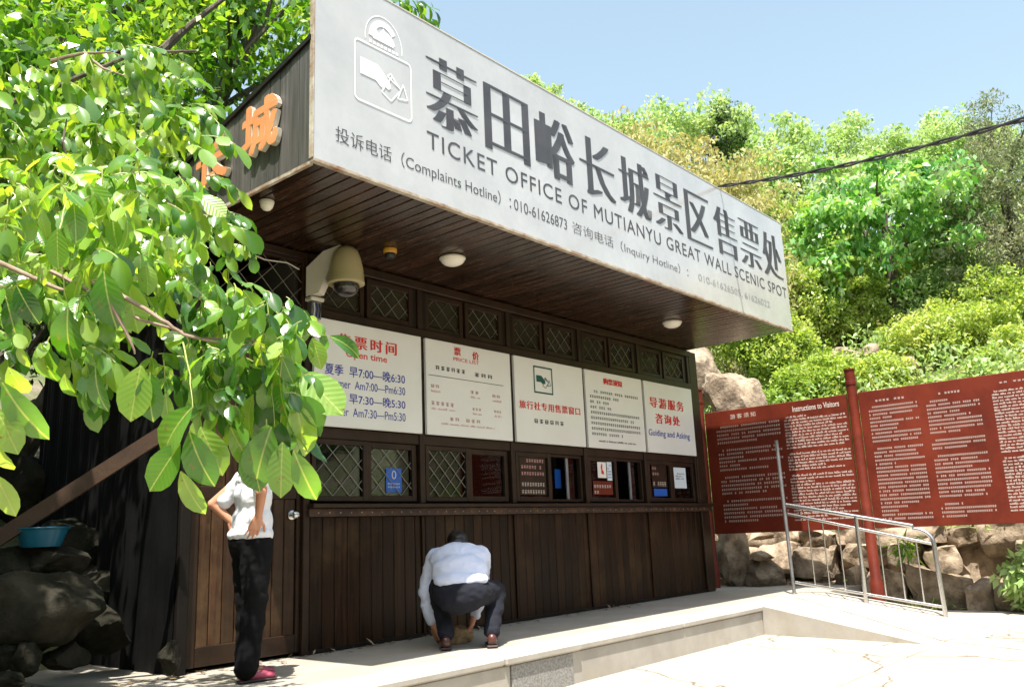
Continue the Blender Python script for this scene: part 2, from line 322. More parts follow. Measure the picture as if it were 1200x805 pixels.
# raised walk in front of the ticket windows
walk = thing('raised_walkway', (7,-.8,0), None, None); props(walk, kind='structure')
MB().box(2.6, 13.0, PL+.10, 3.3, -.40, -.004).build('slab', M['concrete'], walk)
MB().box(4.98, 5.72, PL-.012, PL+.14, -.40, -.055, .006).build('patch_panel', M['patch'], walk, label='grey pebble dashed panel let into the walkway face')
MB().box(2.6, 4.974, PL, PL+.14, -.40, -.055, .006).build('face_panel', M['coping'], walk)
MB().box(5.726, 9.15, PL, PL+.14, -.40, -.055, .006).build('face_panel', M['coping'], walk)
for (x0, x1) in ((2.6,4.9),(4.9,5.8),(5.8,7.45),(7.45,9.15)):
    MB().box(x0+.002, x1-.002, PL-.02-(.015 if x0 == 4.9 else 0), PL+.38, -.051, .003 if x0 != 4.9 else .008, .012).build('coping_slab', M['coping'], walk)
MB().box(9.152, 11.2, PL, PL+.40, -.40, .003, .01).build('coping_slab', M['coping'], walk)
# ramp
ramp = MB().add([(9.15,PL-.005,.0),(11.15,PL-.005,.0),(11.15,-3.55,-.30),(8.95,-3.40,-.30),(9.15,PL-.005,-.42),(11.15,PL-.005,-.42),(11.15,-3.55,-.42),(8.95,-3.40,-.42)],
   [(0,3,2,1),(4,5,6,7),(0,1,5,4),(1,2,6,5),(2,3,7,6),(3,0,4,7)]).build('ramp', M['coping']); props(ramp, kind='structure')

# ================================================================== THE TICKET OFFICE
XL, XR, SOF, CF = 3.22, 10.95, 3.38, -1.62
B = thing('ticket_office', (7.1, 1.0, 0), 'dark wooden ticket office with five white notice panels under a deep overhanging canopy', 'kiosk')
MODX = [4.395, 5.713, 7.035, 8.348, 9.661]; MW = 1.25
EDGE = [4.355, 5.678, 7.003, 8.320, 9.635, 10.95]
# planks (shared meshes)
def plank_mesh(w, h, d, m, name, ax='z'):
    c = .007; pr = [(-w/2+.003, d), (-w/2+.003, c), (-w/2+c+.003, 0), (w/2-c-.003, 0), (w/2-.003, c), (w/2-.003, d)]
    mb = MB()
    if ax == 'z': mb.prism(pr, lambda u, v, t: (u, v, t), 0, h)          # front faces -Y, runs up
    elif ax == 'y': mb.prism(pr, lambda u, v, t: (u, t, v), 0, h)        # face down, runs along +Y
    elif ax == 'x': mb.prism(pr, lambda u, v, t: (v, u, t), 0, h)        # face -X, runs up
    return mb.mesh(name, m)
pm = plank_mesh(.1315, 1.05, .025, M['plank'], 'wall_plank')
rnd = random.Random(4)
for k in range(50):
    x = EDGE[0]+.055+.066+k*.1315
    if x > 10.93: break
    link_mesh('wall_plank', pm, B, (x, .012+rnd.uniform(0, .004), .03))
# module battens, posts
MB().box(4.33, 11.0, .04, .075, .02, 1.10).build('backing_board', M['framedark'], B)
for e in EDGE[1:-1]: MB().box(e-.014, e+.014, -.008, .012, .03, 1.08, .003).build('batten', M['plank'], B)
for e in EDGE: MB().box(e-.032, e+.032, -.02, .10, 1.195 if e > 4.4 else 0, SOF-.01, .006).build('post', M['frame'], B)
MB().box(10.985, 11.20, -.02, .14, 0, SOF-.01, .008).build('post', M['frame'], B)
MB().box(4.39, 11.0, -.006, .03, .0, .032, .004).build('base_rail', M['framedark'], B)
sill = MB().box(4.36, 11.24, -.11, .10, 1.155, 1.192, .005).build('sill', M['frame'], B)
st = MB().box(4.36, 11.22, -.05, .0, 1.085, 1.152, .003); st.build('rust_strip', M['rustdark'], B)
nm = MB().lathe([(.007,0),(.006,.004),(.002,.006)], (0,0,0), 6, (0,-1,0)).mesh('nail', M['rust'])
for k in range(58): link_mesh('nail', nm, B, (4.45+k*.115, -.05, 1.118))
# header beams
MB().box(4.36, 11.0, -.03, .10, 2.80, 2.885, .006).build('beam', M['frame'], B)
MB().box(4.36, 11.0, -.045, .10, 3.285, SOF-.012, .006).build('beam', M['frame'], B)
MB().box(4.40, 10.95, -.004, .06, 1.75, 1.846, .005).build('beam', M['frame'], B)
def grille(parent, x0, x1, z0, z1, y, p, w=.0035):
    mb = MB(); a = p; n = int((x1-x0+z1-z0)/a)+2
    for s in (1, -1):
        for k in range(-n, n+1):
            c = k*a; pts = []
            # z-z0 = s*(x-x0)+c
            for x in (x0, x1):
                z = z0+s*(x-x0)+c
                if z0 <= z <= z1: pts.append((x, z))
            for z in (z0, z1):
                x = x0+s*(z-z0-c)
                if x0 < x < x1: pts.append((x, z))
            if len(pts) >= 2 and (Vector(pts[0])-Vector(pts[1])).length > .02:
                dy = .003*s; mb.tube([(pts[0][0], y+dy, pts[0][1]), (pts[1][0], y+dy, pts[1][1])], w, 4, False)
    return mb.build('grille', M['wire'], parent, kind='stuff')
def window(x0, x1, z0, z1, y=0.0, fr=.028, glass='glass', gr=None, gw=.0035, frame='frame', parent=None):
    mb = MB(); mb.box(x0, x0+fr, y-.012, y+.05, z0, z1, .004); mb.box(x1-fr, x1, y-.012, y+.05, z0, z1, .004)
    mb.box(x0+fr, x1-fr, y-.010, y+.05, z1-fr, z1, .004); mb.box(x0+fr, x1-fr, y-.010, y+.05, z0, z0+fr, .004)
    f = mb.build('window', M[frame], parent or B)
    if glass: MB().box(x0+fr-.004, x1-fr+.004, y+.018, y+.022, z0+fr-.004, z1-fr+.004).build('pane', M[glass], f)
    if gr: grille(f, x0+fr, x1-fr, z0+fr, z1-fr, y+.008, gr, gw)
    return f
for i, mx in enumerate(MODX):
    e0, e1 = EDGE[i]+.034, EDGE[i+1]-.034
    # upper lights
    a0, a1, b0, b1 = mx+.06, mx+.60, mx+.62, mx+1.20
    window(a0, a1, 2.89, 3.28, 0.02, .05, 'oliveglass', .20, .0018)
    window(b0, b1, 2.89, 3.28, 0.005, .055, 'oliveglass', .175, .003)
    MB().box(e0, a0-.002, 0, .06, 2.887, 3.283).build('filler', M['framedark'], B)
    MB().box(b1+.002, e1, 0, .06, 2.887, 3.283).build('filler', M['framedark'], B)
    # ticket windows
    a0, a1, b0, b1 = mx+.02, mx+.62, mx+.63, mx+1.235
    if i < 2:
        window(a0, a1, 1.215, 1.748, .01, .045, 'glass', .185 if i == 0 else .15, .0034)
        f = window(b0, b1, 1.215, 1.748, .03, .055, 'glass', .185 if i == 0 else None, .0034)
        MB().box(mx+.50, mx+.575, .05, .075, 1.25, 1.70, .004).build('sliding_stile', M['alu'], f)
    elif i < 4:
        window(a0+.0, a1, 1.215, 1.748, .005, .05, 'glass')
        f = window(b0, b1, 1.215, 1.748, .03, .03, None)
        MB().box(b0+.36, b0+.40, .06, .085, 1.24, 1.72, .004).build('sliding_stile', M['alu'], f)
        gl = MB().box(b0+.39, b1-.03, .07, .074, 1.24, 1.72).build('pane', M['glass'], f)
    else:
        window(a0, a1, 1.215, 1.748, .005, .05, 'glass'); window(b0, b1, 1.215, 1.748, .015, .05, 'glass')
# shell: back, ends, roof, floor, ceiling over the counter
BD = 2.6
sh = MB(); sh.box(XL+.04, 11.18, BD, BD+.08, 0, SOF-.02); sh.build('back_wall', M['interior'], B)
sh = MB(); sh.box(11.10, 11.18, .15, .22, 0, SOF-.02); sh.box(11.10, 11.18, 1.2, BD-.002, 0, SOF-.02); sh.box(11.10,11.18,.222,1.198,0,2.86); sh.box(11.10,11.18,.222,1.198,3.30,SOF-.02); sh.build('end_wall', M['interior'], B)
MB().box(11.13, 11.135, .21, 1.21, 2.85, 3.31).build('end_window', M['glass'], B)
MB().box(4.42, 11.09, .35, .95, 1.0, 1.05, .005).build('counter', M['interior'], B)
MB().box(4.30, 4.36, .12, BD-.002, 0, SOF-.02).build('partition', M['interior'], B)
# door bay
MB().box(3.255, 3.335, -.02, .08, 0, SOF-.01, .006).build('post', M['framedark'], B)
D = thing('office_door', (3.8, .03, .02), 'brown plank door with a round chrome knob at the left end of the ticket office', 'door')
D.parent = B; D.location = Vector((3.8,.03,.02)) - wpos(B)
for k in ('category','label'): 
    if k in D: del D[k]
D['label'] = 'brown plank door with round chrome knob'
dp = plank_mesh(.1075, 1.06, .02, M['doorwood'], 'door_plank'); dp2 = plank_mesh(.1075, 1.24, .02, M['doorwood'], 'door_plank')
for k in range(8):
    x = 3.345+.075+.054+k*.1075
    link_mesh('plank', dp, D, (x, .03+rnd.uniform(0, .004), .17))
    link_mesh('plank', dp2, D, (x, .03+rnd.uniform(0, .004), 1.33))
mb = MB(); mb.box(3.345, 3.42, .02, .06, .03, 2.62, .005); mb.box(4.285, 4.322, .02, .06, .03, 2.62, .005); mb.box(3.422, 4.283, .022, .06, .03, .17, .005); mb.box(3.422, 4.283, .022, .06, 1.232, 1.328, .005); mb.box(3.422,4.283,.022,.06,2.572,2.62,.005)
mb.box(3.345, 4.322, .062, .07, .03, 2.62)
mb.build('door_frame', M['frame'], D)
MB().lathe([(.038,0),(.038,.006),(.020,.010),(.013,.03),(.016,.040),(.029,.048),(.034,.060),(.030,.074),(.018,.082),(.005,.085)], (4.235, .02, 1.105), 20, (0,-1,0)).build('handle', M['steel'], D, True)
MB().box(3.34, 4.322, -.01, .08, 2.64, 2.72, .005).build('beam', M['frame'], B)
tf = window(3.34, 4.322, 2.723, 3.30, .0, .03, None, .21, .0032)
MB().box(3.34, 4.322, -.02, .08, 3.303, SOF-.012, .005).build('beam', M['frame'], B)
# left side wall: dark corrugated sheet with ribs
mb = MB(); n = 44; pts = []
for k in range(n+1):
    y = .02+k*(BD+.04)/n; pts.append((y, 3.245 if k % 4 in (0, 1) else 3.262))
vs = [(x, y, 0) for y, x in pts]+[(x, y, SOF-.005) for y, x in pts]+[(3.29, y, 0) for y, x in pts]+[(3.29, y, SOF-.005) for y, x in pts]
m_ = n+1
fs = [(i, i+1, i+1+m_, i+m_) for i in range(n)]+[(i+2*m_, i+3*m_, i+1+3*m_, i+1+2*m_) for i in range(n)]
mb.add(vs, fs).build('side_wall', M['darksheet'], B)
# soffit planks
sp = plank_mesh(.119, BD+.02-CF-.04, .02, M['soffit'], 'soffit_plank', 'y')
k = 0; x = XL+.08
while x < XR-.03:
    link_mesh('soffit_plank', sp, B, (x, CF+.03, SOF+rnd.uniform(0, .003))); x += .119; k += 1
MB().box(XL+.02, XR-.02, CF+.03, BD+.02, SOF+.024, SOF+.04).build('soffit_backing', M['framedark'], B)
# sign sheet and trims
MB().box(XL, XR, CF-.006, CF+.018, SOF+.002, 4.878, .003).build('sign_board', M['sign'], B)
mb = MB(); mb.box(XL-.004, XR+.004, CF-.012, CF+.03, SOF-.022, SOF+.0005, .002); mb.build('rusty_edge', M['rust'], B)
MB().box(XL-.006, XR+.006, CF-.010, CF+.022, 4.880, 4.892, .002).build('top_edge', M['bracket'], B)
MB().box(XL-.010, XL+.0, CF-.01, CF+.035, SOF+.003, 4.878, .002).build('corner_trim', M['rust'], B)
# left fascia boards, cut on the slope of the roof
RS = -.235
def ztop(y): return 4.27+RS*(y-CF)
y = CF+.04
mb = None
while y < BD-.05:
    w = .118; poly = [(y+.003, SOF-.01), (y+w-.003, SOF-.01), (y+w-.003, ztop(y+w)), (y+.003, ztop(y))]
    MB().prism(poly, lambda u, v, t: (t, u, v), XL+rnd.uniform(-.003, .002), XL+.02).build('fascia_board', M['sidewood'], B); y += w
MB().prism([(CF+.03, SOF-.035), (BD, SOF-.035), (BD, SOF-.011), (CF+.03, SOF-.011)], lambda u, v, t: (t, u, v), XL-.004, XL+.022).build('side_edge', M['rust'], B)
mb = MB().prism([(CF+.02, ztop(CF+.02)+.003), (BD+.05, ztop(BD+.05)+.003), (BD+.05, ztop(BD+.05)+.04), (CF+.02, ztop(CF+.02)+.04)], lambda u, v, t: (t, u, v), XL-.02, XR+.02)
mb.build('roof', M['framedark'], B)
y = CF+.04
MB().prism([(CF+.03, SOF), (BD, SOF), (BD, 4.86), (CF+.03, 4.86)], lambda u, v, t: (t, u, v), XR-.02, XR).build('right_shade_panel', M['sidewood'], B)  # unseen end, made full height to throw shade on the red board
# struts holding up the tall sign
for xx in (3.8, 5.6, 7.4, 9.2, 10.7): MB().tube([(xx, CF+.02, 4.8), (xx, CF+.75, ztop(CF+.75)+.02)], .018, 6).build('sign_strut', M['galv'], B)

# ------------------------------------------------------------------ lettering
def text_mesh(body, squeeze=0, offset=0, spacing=1):
    cu = bpy.data.curves.new('lettering', 'FONT'); cu.body = body; cu.size = 1; cu.resolution_u = 3; cu.offset = offset
    cu.space_character = spacing
    o = bpy.data.objects.new('lettering', cu); COL.objects.link(o)
    dg = bpy.context.evaluated_depsgraph_get(); me = bpy.data.meshes.new_from_object(o.evaluated_get(dg))
    bpy.data.objects.remove(o); bpy.data.curves.remove(cu)
    V = np.empty(len(me.vertices)*3); me.vertices.foreach_get('co', V); V = V.reshape(-1, 3)
    F = [tuple(p.vertices) for p in me.polygons]; bpy.data.meshes.remove(me); return V, F
def lettering(body, u0, u1, v0, v1, plane, m, parent, smear=0, offset=0, spacing=1, label=None, tilt=0):
    """fit a line of writing in the box u0..u1 x v0..v1; plane maps (u, v, lift) to the place"""
    V, F = text_mesh(body, 0, offset, spacing)
    if len(V) == 0: return
    mn, mxx = V.min(0), V.max(0); mb = MB()
    U = (V[:, 0]-mn[0])/(mxx[0]-mn[0]); H = (V[:, 1]-mn[1])/(mxx[1]-mn[1])
    su = smear; n = 1 if not smear else 5
    for j in range(n):
        sh = su*(j/(n-1)-.5)*2 if n > 1 else 0
        mb.add([plane(u0+su+(u1-u0-2*su)*a+sh, v0+(v1-v0)*b, .0006*j) for a, b in zip(U, H)], F)
    me = bpy.data.meshes.new('lettering'); org = wpos(parent)
    me.from_pydata([(v[0]-org.x, v[1]-org.y, v[2]-org.z) for v in mb.v], [], mb.f); me.materials.append(m)
    o = bpy.data.objects.new('lettering', me); COL.objects.link(o); o.parent = parent
    if len(body) > 1: o['kind'] = 'stuff'
    return o
def front(y): return lambda u, v, l: (u, y-l, v)
def leftside(x): return lambda u, v, l: (x-l, u, v)          # u is Y there; writing runs toward -Y
def marks(u0, u1, v0, v1, rows, per, plane, m, parent, seed=0, cjk=True, flip=1, fill=.9, breaks=(), name='printed_text'):
    """lines of print too small to read: short strokes grouped into characters"""
    r = random.Random(seed); mb = MB(); rh = (v1-v0)/rows; cw = (u1-u0)/per
    def q(a0, a1, b0, b1):
        mb.add([plane(a0, b0, 0), plane(a1, b0, 0), plane(a1, b1, 0), plane(a0, b1, 0)], [(0,1,2,3)])
    for i in range(rows):
        if i in breaks: continue
        z = v1-(i+1)*rh; end = per if (r.random() < .62 and (i+1) not in breaks) else int(per*r.uniform(.35, .95)); st = 2 if rows > 2 and (i == 0 or (i-1) in breaks) else 0; end = per if rows == 1 else end
        j = st
        while j < end:
            a = u0+j*cw
            if cjk:
                w = cw*.64; h = rh*.50
                k = r.random()
                q(a, a+w, z+h*.80, z+h); q(a, a+w, z+h*.34, z+h*.54)
                if k < .6: q(a+w*.1, a+w*.9, z, z+h*.18)
                q(a+w*(.38 if k < .5 else .05), a+w*(.62 if k < .5 else .25), z, z+h)
                if k > .5: q(a+w*.75, a+w*.95, z, z+h*.9)
                j += 1
                if r.random() < .07: j += 1
            else:
                n = r.randint(2, 8)
                for c in range(n):
                    if j+c >= end: break
                    aa = u0+(j+c)*cw; hh = rh*(.62 if r.random() < .3 else .42); k = r.random()
                    q(aa, aa+cw*.28, z, z+hh); 
                    if k < .7: q(aa+cw*.28, aa+cw*.8, z+hh*.72, z+hh)
                    if k > .3: q(aa+cw*.55, aa+cw*.82, z, z+hh*.7)
                    else: q(aa+cw*.28, aa+cw*.8, z, z+hh*.26)
                j += n+1
    return mb.build(name, m, parent, kind='stuff')
SB = [o for o in B.children if o.name.startswith('sign_board')][0]
FS = front(CF-.0085)
title = '慕田峪长城景区售票处'
cx = [4.565, 5.235, 5.905, 6.575, 7.245, 7.905, 8.575, 9.245, 9.905, 10.545]
for c, x in zip(title, cx):
    lettering(c, x-.295, x+.295, 4.03, 4.63, FS, M['greyink'], SB, smear=.024 if c == '峪' else .033, offset=-.003 if c == '峪' else -.020)
lettering('TICKET OFFICE OF MUTIANYU GREAT WALL SCENIC SPOT', 4.27, 10.88, 3.80, 3.945, FS, M['greyink'], SB, spacing=1.12)
lettering('投诉电话（Complaints Hotline）：', 3.40, 5.24, 3.54, 3.68, FS, M['ink'], SB, offset=-.004)
lettering('010-61626873', 5.28, 6.02, 3.565, 3.665, FS, M['greyink'], SB, offset=-.006)
lettering('咨询电话（Inquiry Hotline）：', 6.10, 8.22, 3.545, 3.675, FS, M['greyink'], SB, offset=-.010)
lettering('010-61626505, 61626022', 8.45, 10.3, 3.56, 3.655, FS, M['fadedink'], SB, offset=-.008)
# white pictograms on the sign
def poly_plate(polys, plane, m, parent, name='emblem', lift=0):
    mb = MB()
    for i_, p in enumerate(polys): mb.add([plane(u, v, lift+.00004*i_) for u, v in p], [tuple(range(len(p)))])
    return mb.build(name, m, parent)
def ring(cu, cv, ru, rv, t, a0=0, a1=360, n=40):
    out = []
    for k in range(n):
        a, b = R(a0+(a1-a0)*k/n), R(a0+(a1-a0)*(k+1)/n)
        out.append([(cu+ru*math.cos(a), cv+rv*math.sin(a)), (cu+ru*math.cos(b), cv+rv*math.sin(b)), (cu+(ru-t)*math.cos(b), cv+(rv-t)*math.sin(b)), (cu+(ru-t)*math.cos(a), cv+(rv-t)*math.sin(a))])
    return out
def line(u0, v0, u1, v1, t):
    d = Vector((u1-u0, v1-v0)).normalized(); nx, ny_ = -d.y*t/2, d.x*t/2
    return [(u0+nx, v0+ny_), (u1+nx, v1+ny_), (u1-nx, v1-ny_), (u0-nx, v0-ny_)]
def rrect(u0, u1, v0, v1, rad, t):
    o = []
    for (a, b, s) in ((u1-rad, v1-rad, 0), (u0+rad, v1-rad, 90), (u0+rad, v0+rad, 180), (u1-rad, v0+rad, 270)): o += ring(a, b, rad, rad, t, s, s+90, 6)
    o += [line(u0+rad, v1-t/2, u1-rad, v1-t/2, t), line(u0+rad, v0+t/2, u1-rad, v0+t/2, t), line(u0+t/2, v0+rad, u0+t/2, v1-rad, t), line(u1-t/2, v0+rad, u1-t/2, v1-rad, t)]; return o
def ticket_icon(u0, v0, s):
    T = lambda a, b: (u0+a*s, v0+b*s); hand = [T(.10,.42), T(.10,.66), T(.40,.66), T(.52,.56), T(.60,.48), T(.62,.40), T(.58,.36), T(.50,.40), T(.50,.35), T(.44,.36), T(.36,.42)]
    def quad(pts, t=.022): return [line(*T(*pts[i]), *T(*pts[(i+1) % len(pts)]), t*s) for i in range(len(pts))]
    return [hand]+quad([(.46,.30),(.62,.22),(.80,.44),(.64,.58)])+quad([(.74,.30),(.92,.34),(.84,.54)])+quad([(.56,.56),(.62,.62),(.78,.46)])
poly_plate(rrect(3.56, 4.12, 3.945, 4.44, .045, .016)+ticket_icon(3.56, 3.93, .56), FS, M['whiteink'], SB)
def arch(): 
    o = ring(3.845, 4.50, .185, .22, .010, -8, 188, 30)+ring(3.845, 4.50, .150, .18, .05, 40, 175, 16)+ring(3.865, 4.50, .09, .10, .03, 10, 150, 12)
    o += [[(3.72,4.53),(3.76,4.60),(3.79,4.56),(3.84,4.62),(3.90,4.55),(3.95,4.50),(3.74,4.50)]]
    for k in range(8): o.append([(3.70+k*.037, 4.452), (3.725+k*.037, 4.452), (3.725+k*.037, 4.478), (3.70+k*.037, 4.478)])
    return o
poly_plate(arch(), front(CF-.0075), M['whiteink'], SB)
# orange foam letters on the left end: 城 and the letter before it
for c, ya, yb, za, zb in (('城', -.80, -1.27, 3.60, 4.02), ('长', -.16, -.63, 3.56, 3.96)):
    V, F = text_mesh(c); mn, mx_ = V.min(0), V.max(0)
    t = thing('channel_letter', (XL-.03, (ya+yb)/2, za), None, None); t['label'] = 'orange faced letter %s on the grey left end of the canopy' % c; t.parent = B; t.location = Vector(t.location)-wpos(B)
    # outline edges for the side walls
    from collections import Counter
    ec = Counter()
    for f in F:
        for i in range(len(f)): ec[tuple(sorted((f[i], f[(i+1) % len(f)])))] += 1
    edges = [e for e, n in ec.items() if n == 1]
    face, side = MB(), MB(); k = 0
    for du, dv in ((0,0),(.045,0),(-.045,0),(0,.045),(0,-.045),(.03,.03),(-.03,.03),(.03,-.03),(-.03,-.03)):
        P3 = [((ya+(yb-ya)*(.05+.9*(v[0]-mn[0])/(mx_[0]-mn[0])+du)), (za+(zb-za)*(.05+.9*(v[1]-mn[1])/(mx_[1]-mn[1])+dv))) for v in V]
        xf = XL-.040-.0005*k; xb = XL-.006; k += 1
        face.add([(xf, y_, z_) for y_, z_ in P3], F)
        n0 = len(P3); side.add([(xf+.0002, y_, z_) for y_, z_ in P3]+[(xb, y_, z_) for y_, z_ in P3], [(e[0], e[1], e[1]+n0, e[0]+n0) for e in edges])
    face.build('letter_face', M['orange'], t); side.build('letter_side', M['foam'], t)

# ------------------------------------------------------------------ the five white notice panels
labels = ['white opening hours panel with red heading and blue times, leftmost of the five', 'white price list panel with faded red print, second of the five from the left',
          'white panel with a green ticket pictogram and red line of writing, middle one of five', 'white panel of small grey numbered rules under a red heading',
          'white panel with large red writing over blue Guiding and Asking, rightmost of the five']
PN = []
for i, mx in enumerate(MODX):
    t = thing('notice_sign', (mx+MW/2, -.03, 1.85), labels[i], 'sign', 'white notice panels over the ticket windows')
    fr = MB().box(mx-.004, mx+MW+.004, -.055, -.021, 1.848, 2.797, .004).build('panel', M['panel'], t)
    PN.append(t)
P = front(-.0575)
L = lettering; t = PN[0]
L('售票时间', 4.64, 5.33, 2.565, 2.685, P, M['redink'], t, smear=.004, spacing=1.35); L('Open time', 4.73, 5.21, 2.462, 2.545, P, M['redink'], t, offset=.012)
L('夏季  早7:00—晚6:30', 4.50, 5.43, 2.30, 2.40, P, M['blueink'], t, offset=.008); L('Summer  Am7:00—Pm6:30', 4.50, 5.43, 2.195, 2.27, P, M['blueink'], t)
L('冬季  早7:30—晚5:30', 4.50, 5.43, 2.06, 2.155, P, M['blueink'], t, offset=.008); L('Winter  Am7:30—Pm5:30', 4.50, 5.43, 1.948, 2.025, P, M['blueink'], t)
t = PN[1]
L('票', 6.10, 6.20, 2.675, 2.755, P, M['redink'], t, smear=.004); L('价', 6.37, 6.47, 2.66, 2.745, P, M['redink'], t, smear=.003); L('PRICE LIST', 6.09, 6.47, 2.615, 2.652, P, M['redink'], t)
marks(5.84, 6.28, 2.495, 2.575, 1, 6, P, M['greyink'], t, 1); marks(6.40, 6.70, 2.485, 2.565, 1, 3, P, M['greyink'], t, 2)
poly_plate([line(5.74, 2.432, 6.84, 2.432, .006)], P, M['greyink'], t, 'rule')
for (a, b, c, d, n, s) in ((5.77,5.90,2.31,2.37,2,3),(6.33,6.47,2.30,2.36,2,4),(6.66,6.80,2.29,2.35,2,5),(5.77,6.10,2.14,2.21,5,6),(6.35,6.49,2.13,2.18,3,7),(6.68,6.80,2.13,2.18,3,8)):
    marks(a, b, c, d, 1, n, P, M['paleredink'], t, s); marks(a, b, c-.045, c-.012, 1, n*3, P, M['paleredink'], t, s+20, False)
marks(6.02, 6.56, 2.00, 2.065, 1, 7, P, M['paleredink'], t, 9); marks(5.90, 6.68, 1.955, 1.985, 1, 40, P, M['paleredink'], t, 10, False)
t = PN[2]
poly_plate(rrect(7.36, 7.70, 2.41, 2.72, .004, .018)+ticket_icon(7.375, 2.41, .31), P, M['greeninky'], t)
L('旅行社专用售票窗口', 7.09, 8.20, 2.215, 2.305, P, M['redink'], t, smear=.002, spacing=1.1); marks(7.34, 7.90, 2.07, 2.16, 1, 6, P, M['greyink'], t, 11)
t = PN[3]
L('购票须知', 8.72, 9.13, 2.645, 2.725, P, M['redink'], t, smear=.005); marks(8.42, 9.50, 2.00, 2.585, 9, 24, P, M['greyink'], t, 12, True, breaks=()); marks(8.55, 9.38, 1.925, 1.965, 1, 42, P, M['greyink'], t, 13, False)
t = PN[4]
L('导游服务', 9.77, 10.66, 2.45, 2.59, P, M['redink'], t, smear=.006, spacing=1.25); L('咨询处', 9.88, 10.52, 2.24, 2.375, P, M['redink'], t, smear=.006, spacing=1.3); L('Guiding and Asking', 9.69, 10.76, 2.045, 2.155, P, M['blueink'], t, offset=.008)
# window notices
def sticker(x0, x1, z0, z1, m, label, name='notice_sheet', y=-.0):
    t = thing(name, ((x0+x1)/2, y, z0), label, 'notice', 'notices stuck on the ticket windows'); MB().box(x0, x1, y-.002, y, z0, z1).build('sheet', m, t); return t
t = sticker(5.27, 5.46, 1.30, 1.52, M['sticker'], 'blue sticker with pale emblem in the first ticket window', y=.045); marks(5.29, 5.44, 1.34, 1.40, 2, 8, front(.041), M['paper'], t, 31); poly_plate(ring(5.365, 1.46, .028, .04, .01, 0, 360, 12), front(.041), M['cream'], t, 'emblem')
t = sticker(7.13, 7.58, 1.29, 1.71, M['frame'], 'brown sheet of pale red lines in the third ticket window', y=.015)
marks(7.16, 7.56, 1.50, 1.71, 3, 9, front(.0115), M['paleredink'], t, 32); marks(7.16, 7.56, 1.30, 1.46, 2, 9, front(.0115), M['cream'], t, 33)
t = sticker(8.47, 8.88, 1.30, 1.46, M['redboard'], 'red lettered strip in the fourth ticket window', y=.015); marks(8.49, 8.86, 1.31, 1.45, 2, 7, front(.0115), M['cream'], t, 34)
t = sticker(8.58, 8.76, 1.50, 1.69, M['panel'], 'small white notice with a red figure in the fourth ticket window', y=.012)
poly_plate([[(8.65,1.55),(8.71,1.54),(8.70,1.58),(8.675,1.60),(8.68,1.64),(8.66,1.66),(8.645,1.63),(8.655,1.59)]]+ring(8.67,1.655,.014,.014,.012,0,360,10), front(.0085), M['redink'], t, 'emblem')
t = sticker(8.78, 8.88, 1.47, 1.71, M['paper'], 'pale blue leaflet beside the small white notice', y=.014); marks(8.79, 8.87, 1.5, 1.68, 5, 5, front(.0105), M['blueink'], t, 36)
t = sticker(9.80, 10.17, 1.40, 1.72, M['frame'], 'brown sheet of pale red lines in the fifth ticket window', y=.015)
marks(9.82, 10.15, 1.56, 1.70, 2, 6, front(.0115), M['paleredink'], t, 37); marks(9.82, 10.15, 1.42, 1.53, 1, 6, front(.0115), M['cream'], t, 38)
sticker(9.82, 10.15, 1.29, 1.385, M['sticker'], 'low blue strip under the red lines in the fifth ticket window', y=.013)
t = sticker(10.38, 10.70, 1.40, 1.68, M['paper'], 'pale blue paper in the right half of the fifth ticket window', y=.025); marks(10.42, 10.66, 1.52, 1.62, 3, 10, front(.0215), M['greyink'], t, 39, False)
t = sticker(7.98, 8.09, 1.38, 1.60, M['sticker'], 'blue folder standing behind the open third window', 'folder', y=.20)

# ------------------------------------------------------------------ things fixed to the canopy
def dome_light(p, label, r=.115):
    t = thing('ceiling_light', p, label, 'lamp', 'round lamps under the canopy')
    MB().lathe([(r*1.04,-.004),(r*1.06,-.016),(r*1.0,-.024)], p, 24).build('lamp_base', M['bracket'], t, True)
    MB().lathe([(r*.99,-.020),(r*.96,-.035),(r*.82,-.055),(r*.55,-.072),(r*.2,-.08),(.004,-.081)], p, 24).build('lamp_shade', M['lampglass'], t, True); return t
dome_light((5.40,-.76,SOF), 'round white lamp under the canopy above the price list panel')
dome_light((9.23,-.80,SOF), 'round white lamp under the canopy near its right end')
t = dome_light((3.42,-.78,SOF), 'small round lamp under the left end of the canopy', .052)
p = Vector((4.82,-.56,SOF)); t = thing('smoke_detector', p, 'small amber and black detector under the canopy beside the camera', 'detector')
MB().lathe([(.060,-.002),(.062,-.03),(.055,-.045)], p, 20).build('base', M['yellow'], t, True); MB().lathe([(.050,-.045),(.052,-.062),(.040,-.085),(.01,-.09)], p, 20).build('sensor', M['black'], t, True)
# dome camera on a wedge bracket
c = Vector((4.50,-.35,3.14)); t = thing('dome_camera', (4.3,-.03,3.0), 'cream dome security camera on a wall bracket above the opening hours panel', 'camera')
prof = [(.034,.235),(.075,.225),(.105,.19),(.130,.12),(.148,.03),(.155,-.06),(.160,-.075),(.160,-.10),(.150,-.103)]
MB().lathe([(r_, z_) for r_, z_ in prof], c, 28).build('housing', M['camera'], t, True)
MB().lathe([(.112,-.100),(.116,-.115),(.112,-.150),(.088,-.185),(.05,-.208),(.004,-.214)], c, 24).build('dome', M['dome'], t, True)
MB().lathe([(.030,.230),(.030,.262),(.045,.268),(.045,.275)], c, 16).build('cap', M['bracket'], t, True)
a = Vector((4.345,-.03,3.12)); mb = MB()
w = .05
prof2 = [(0,-.16),(0,.10),(.16,.23),(.33,.27),(.33,.20),(.20,.02),(.12,-.14)]
dirn = Vector((c.x-a.x, c.y-a.y, 0)).normalized(); sd = Vector((-dirn.y, dirn.x, 0))
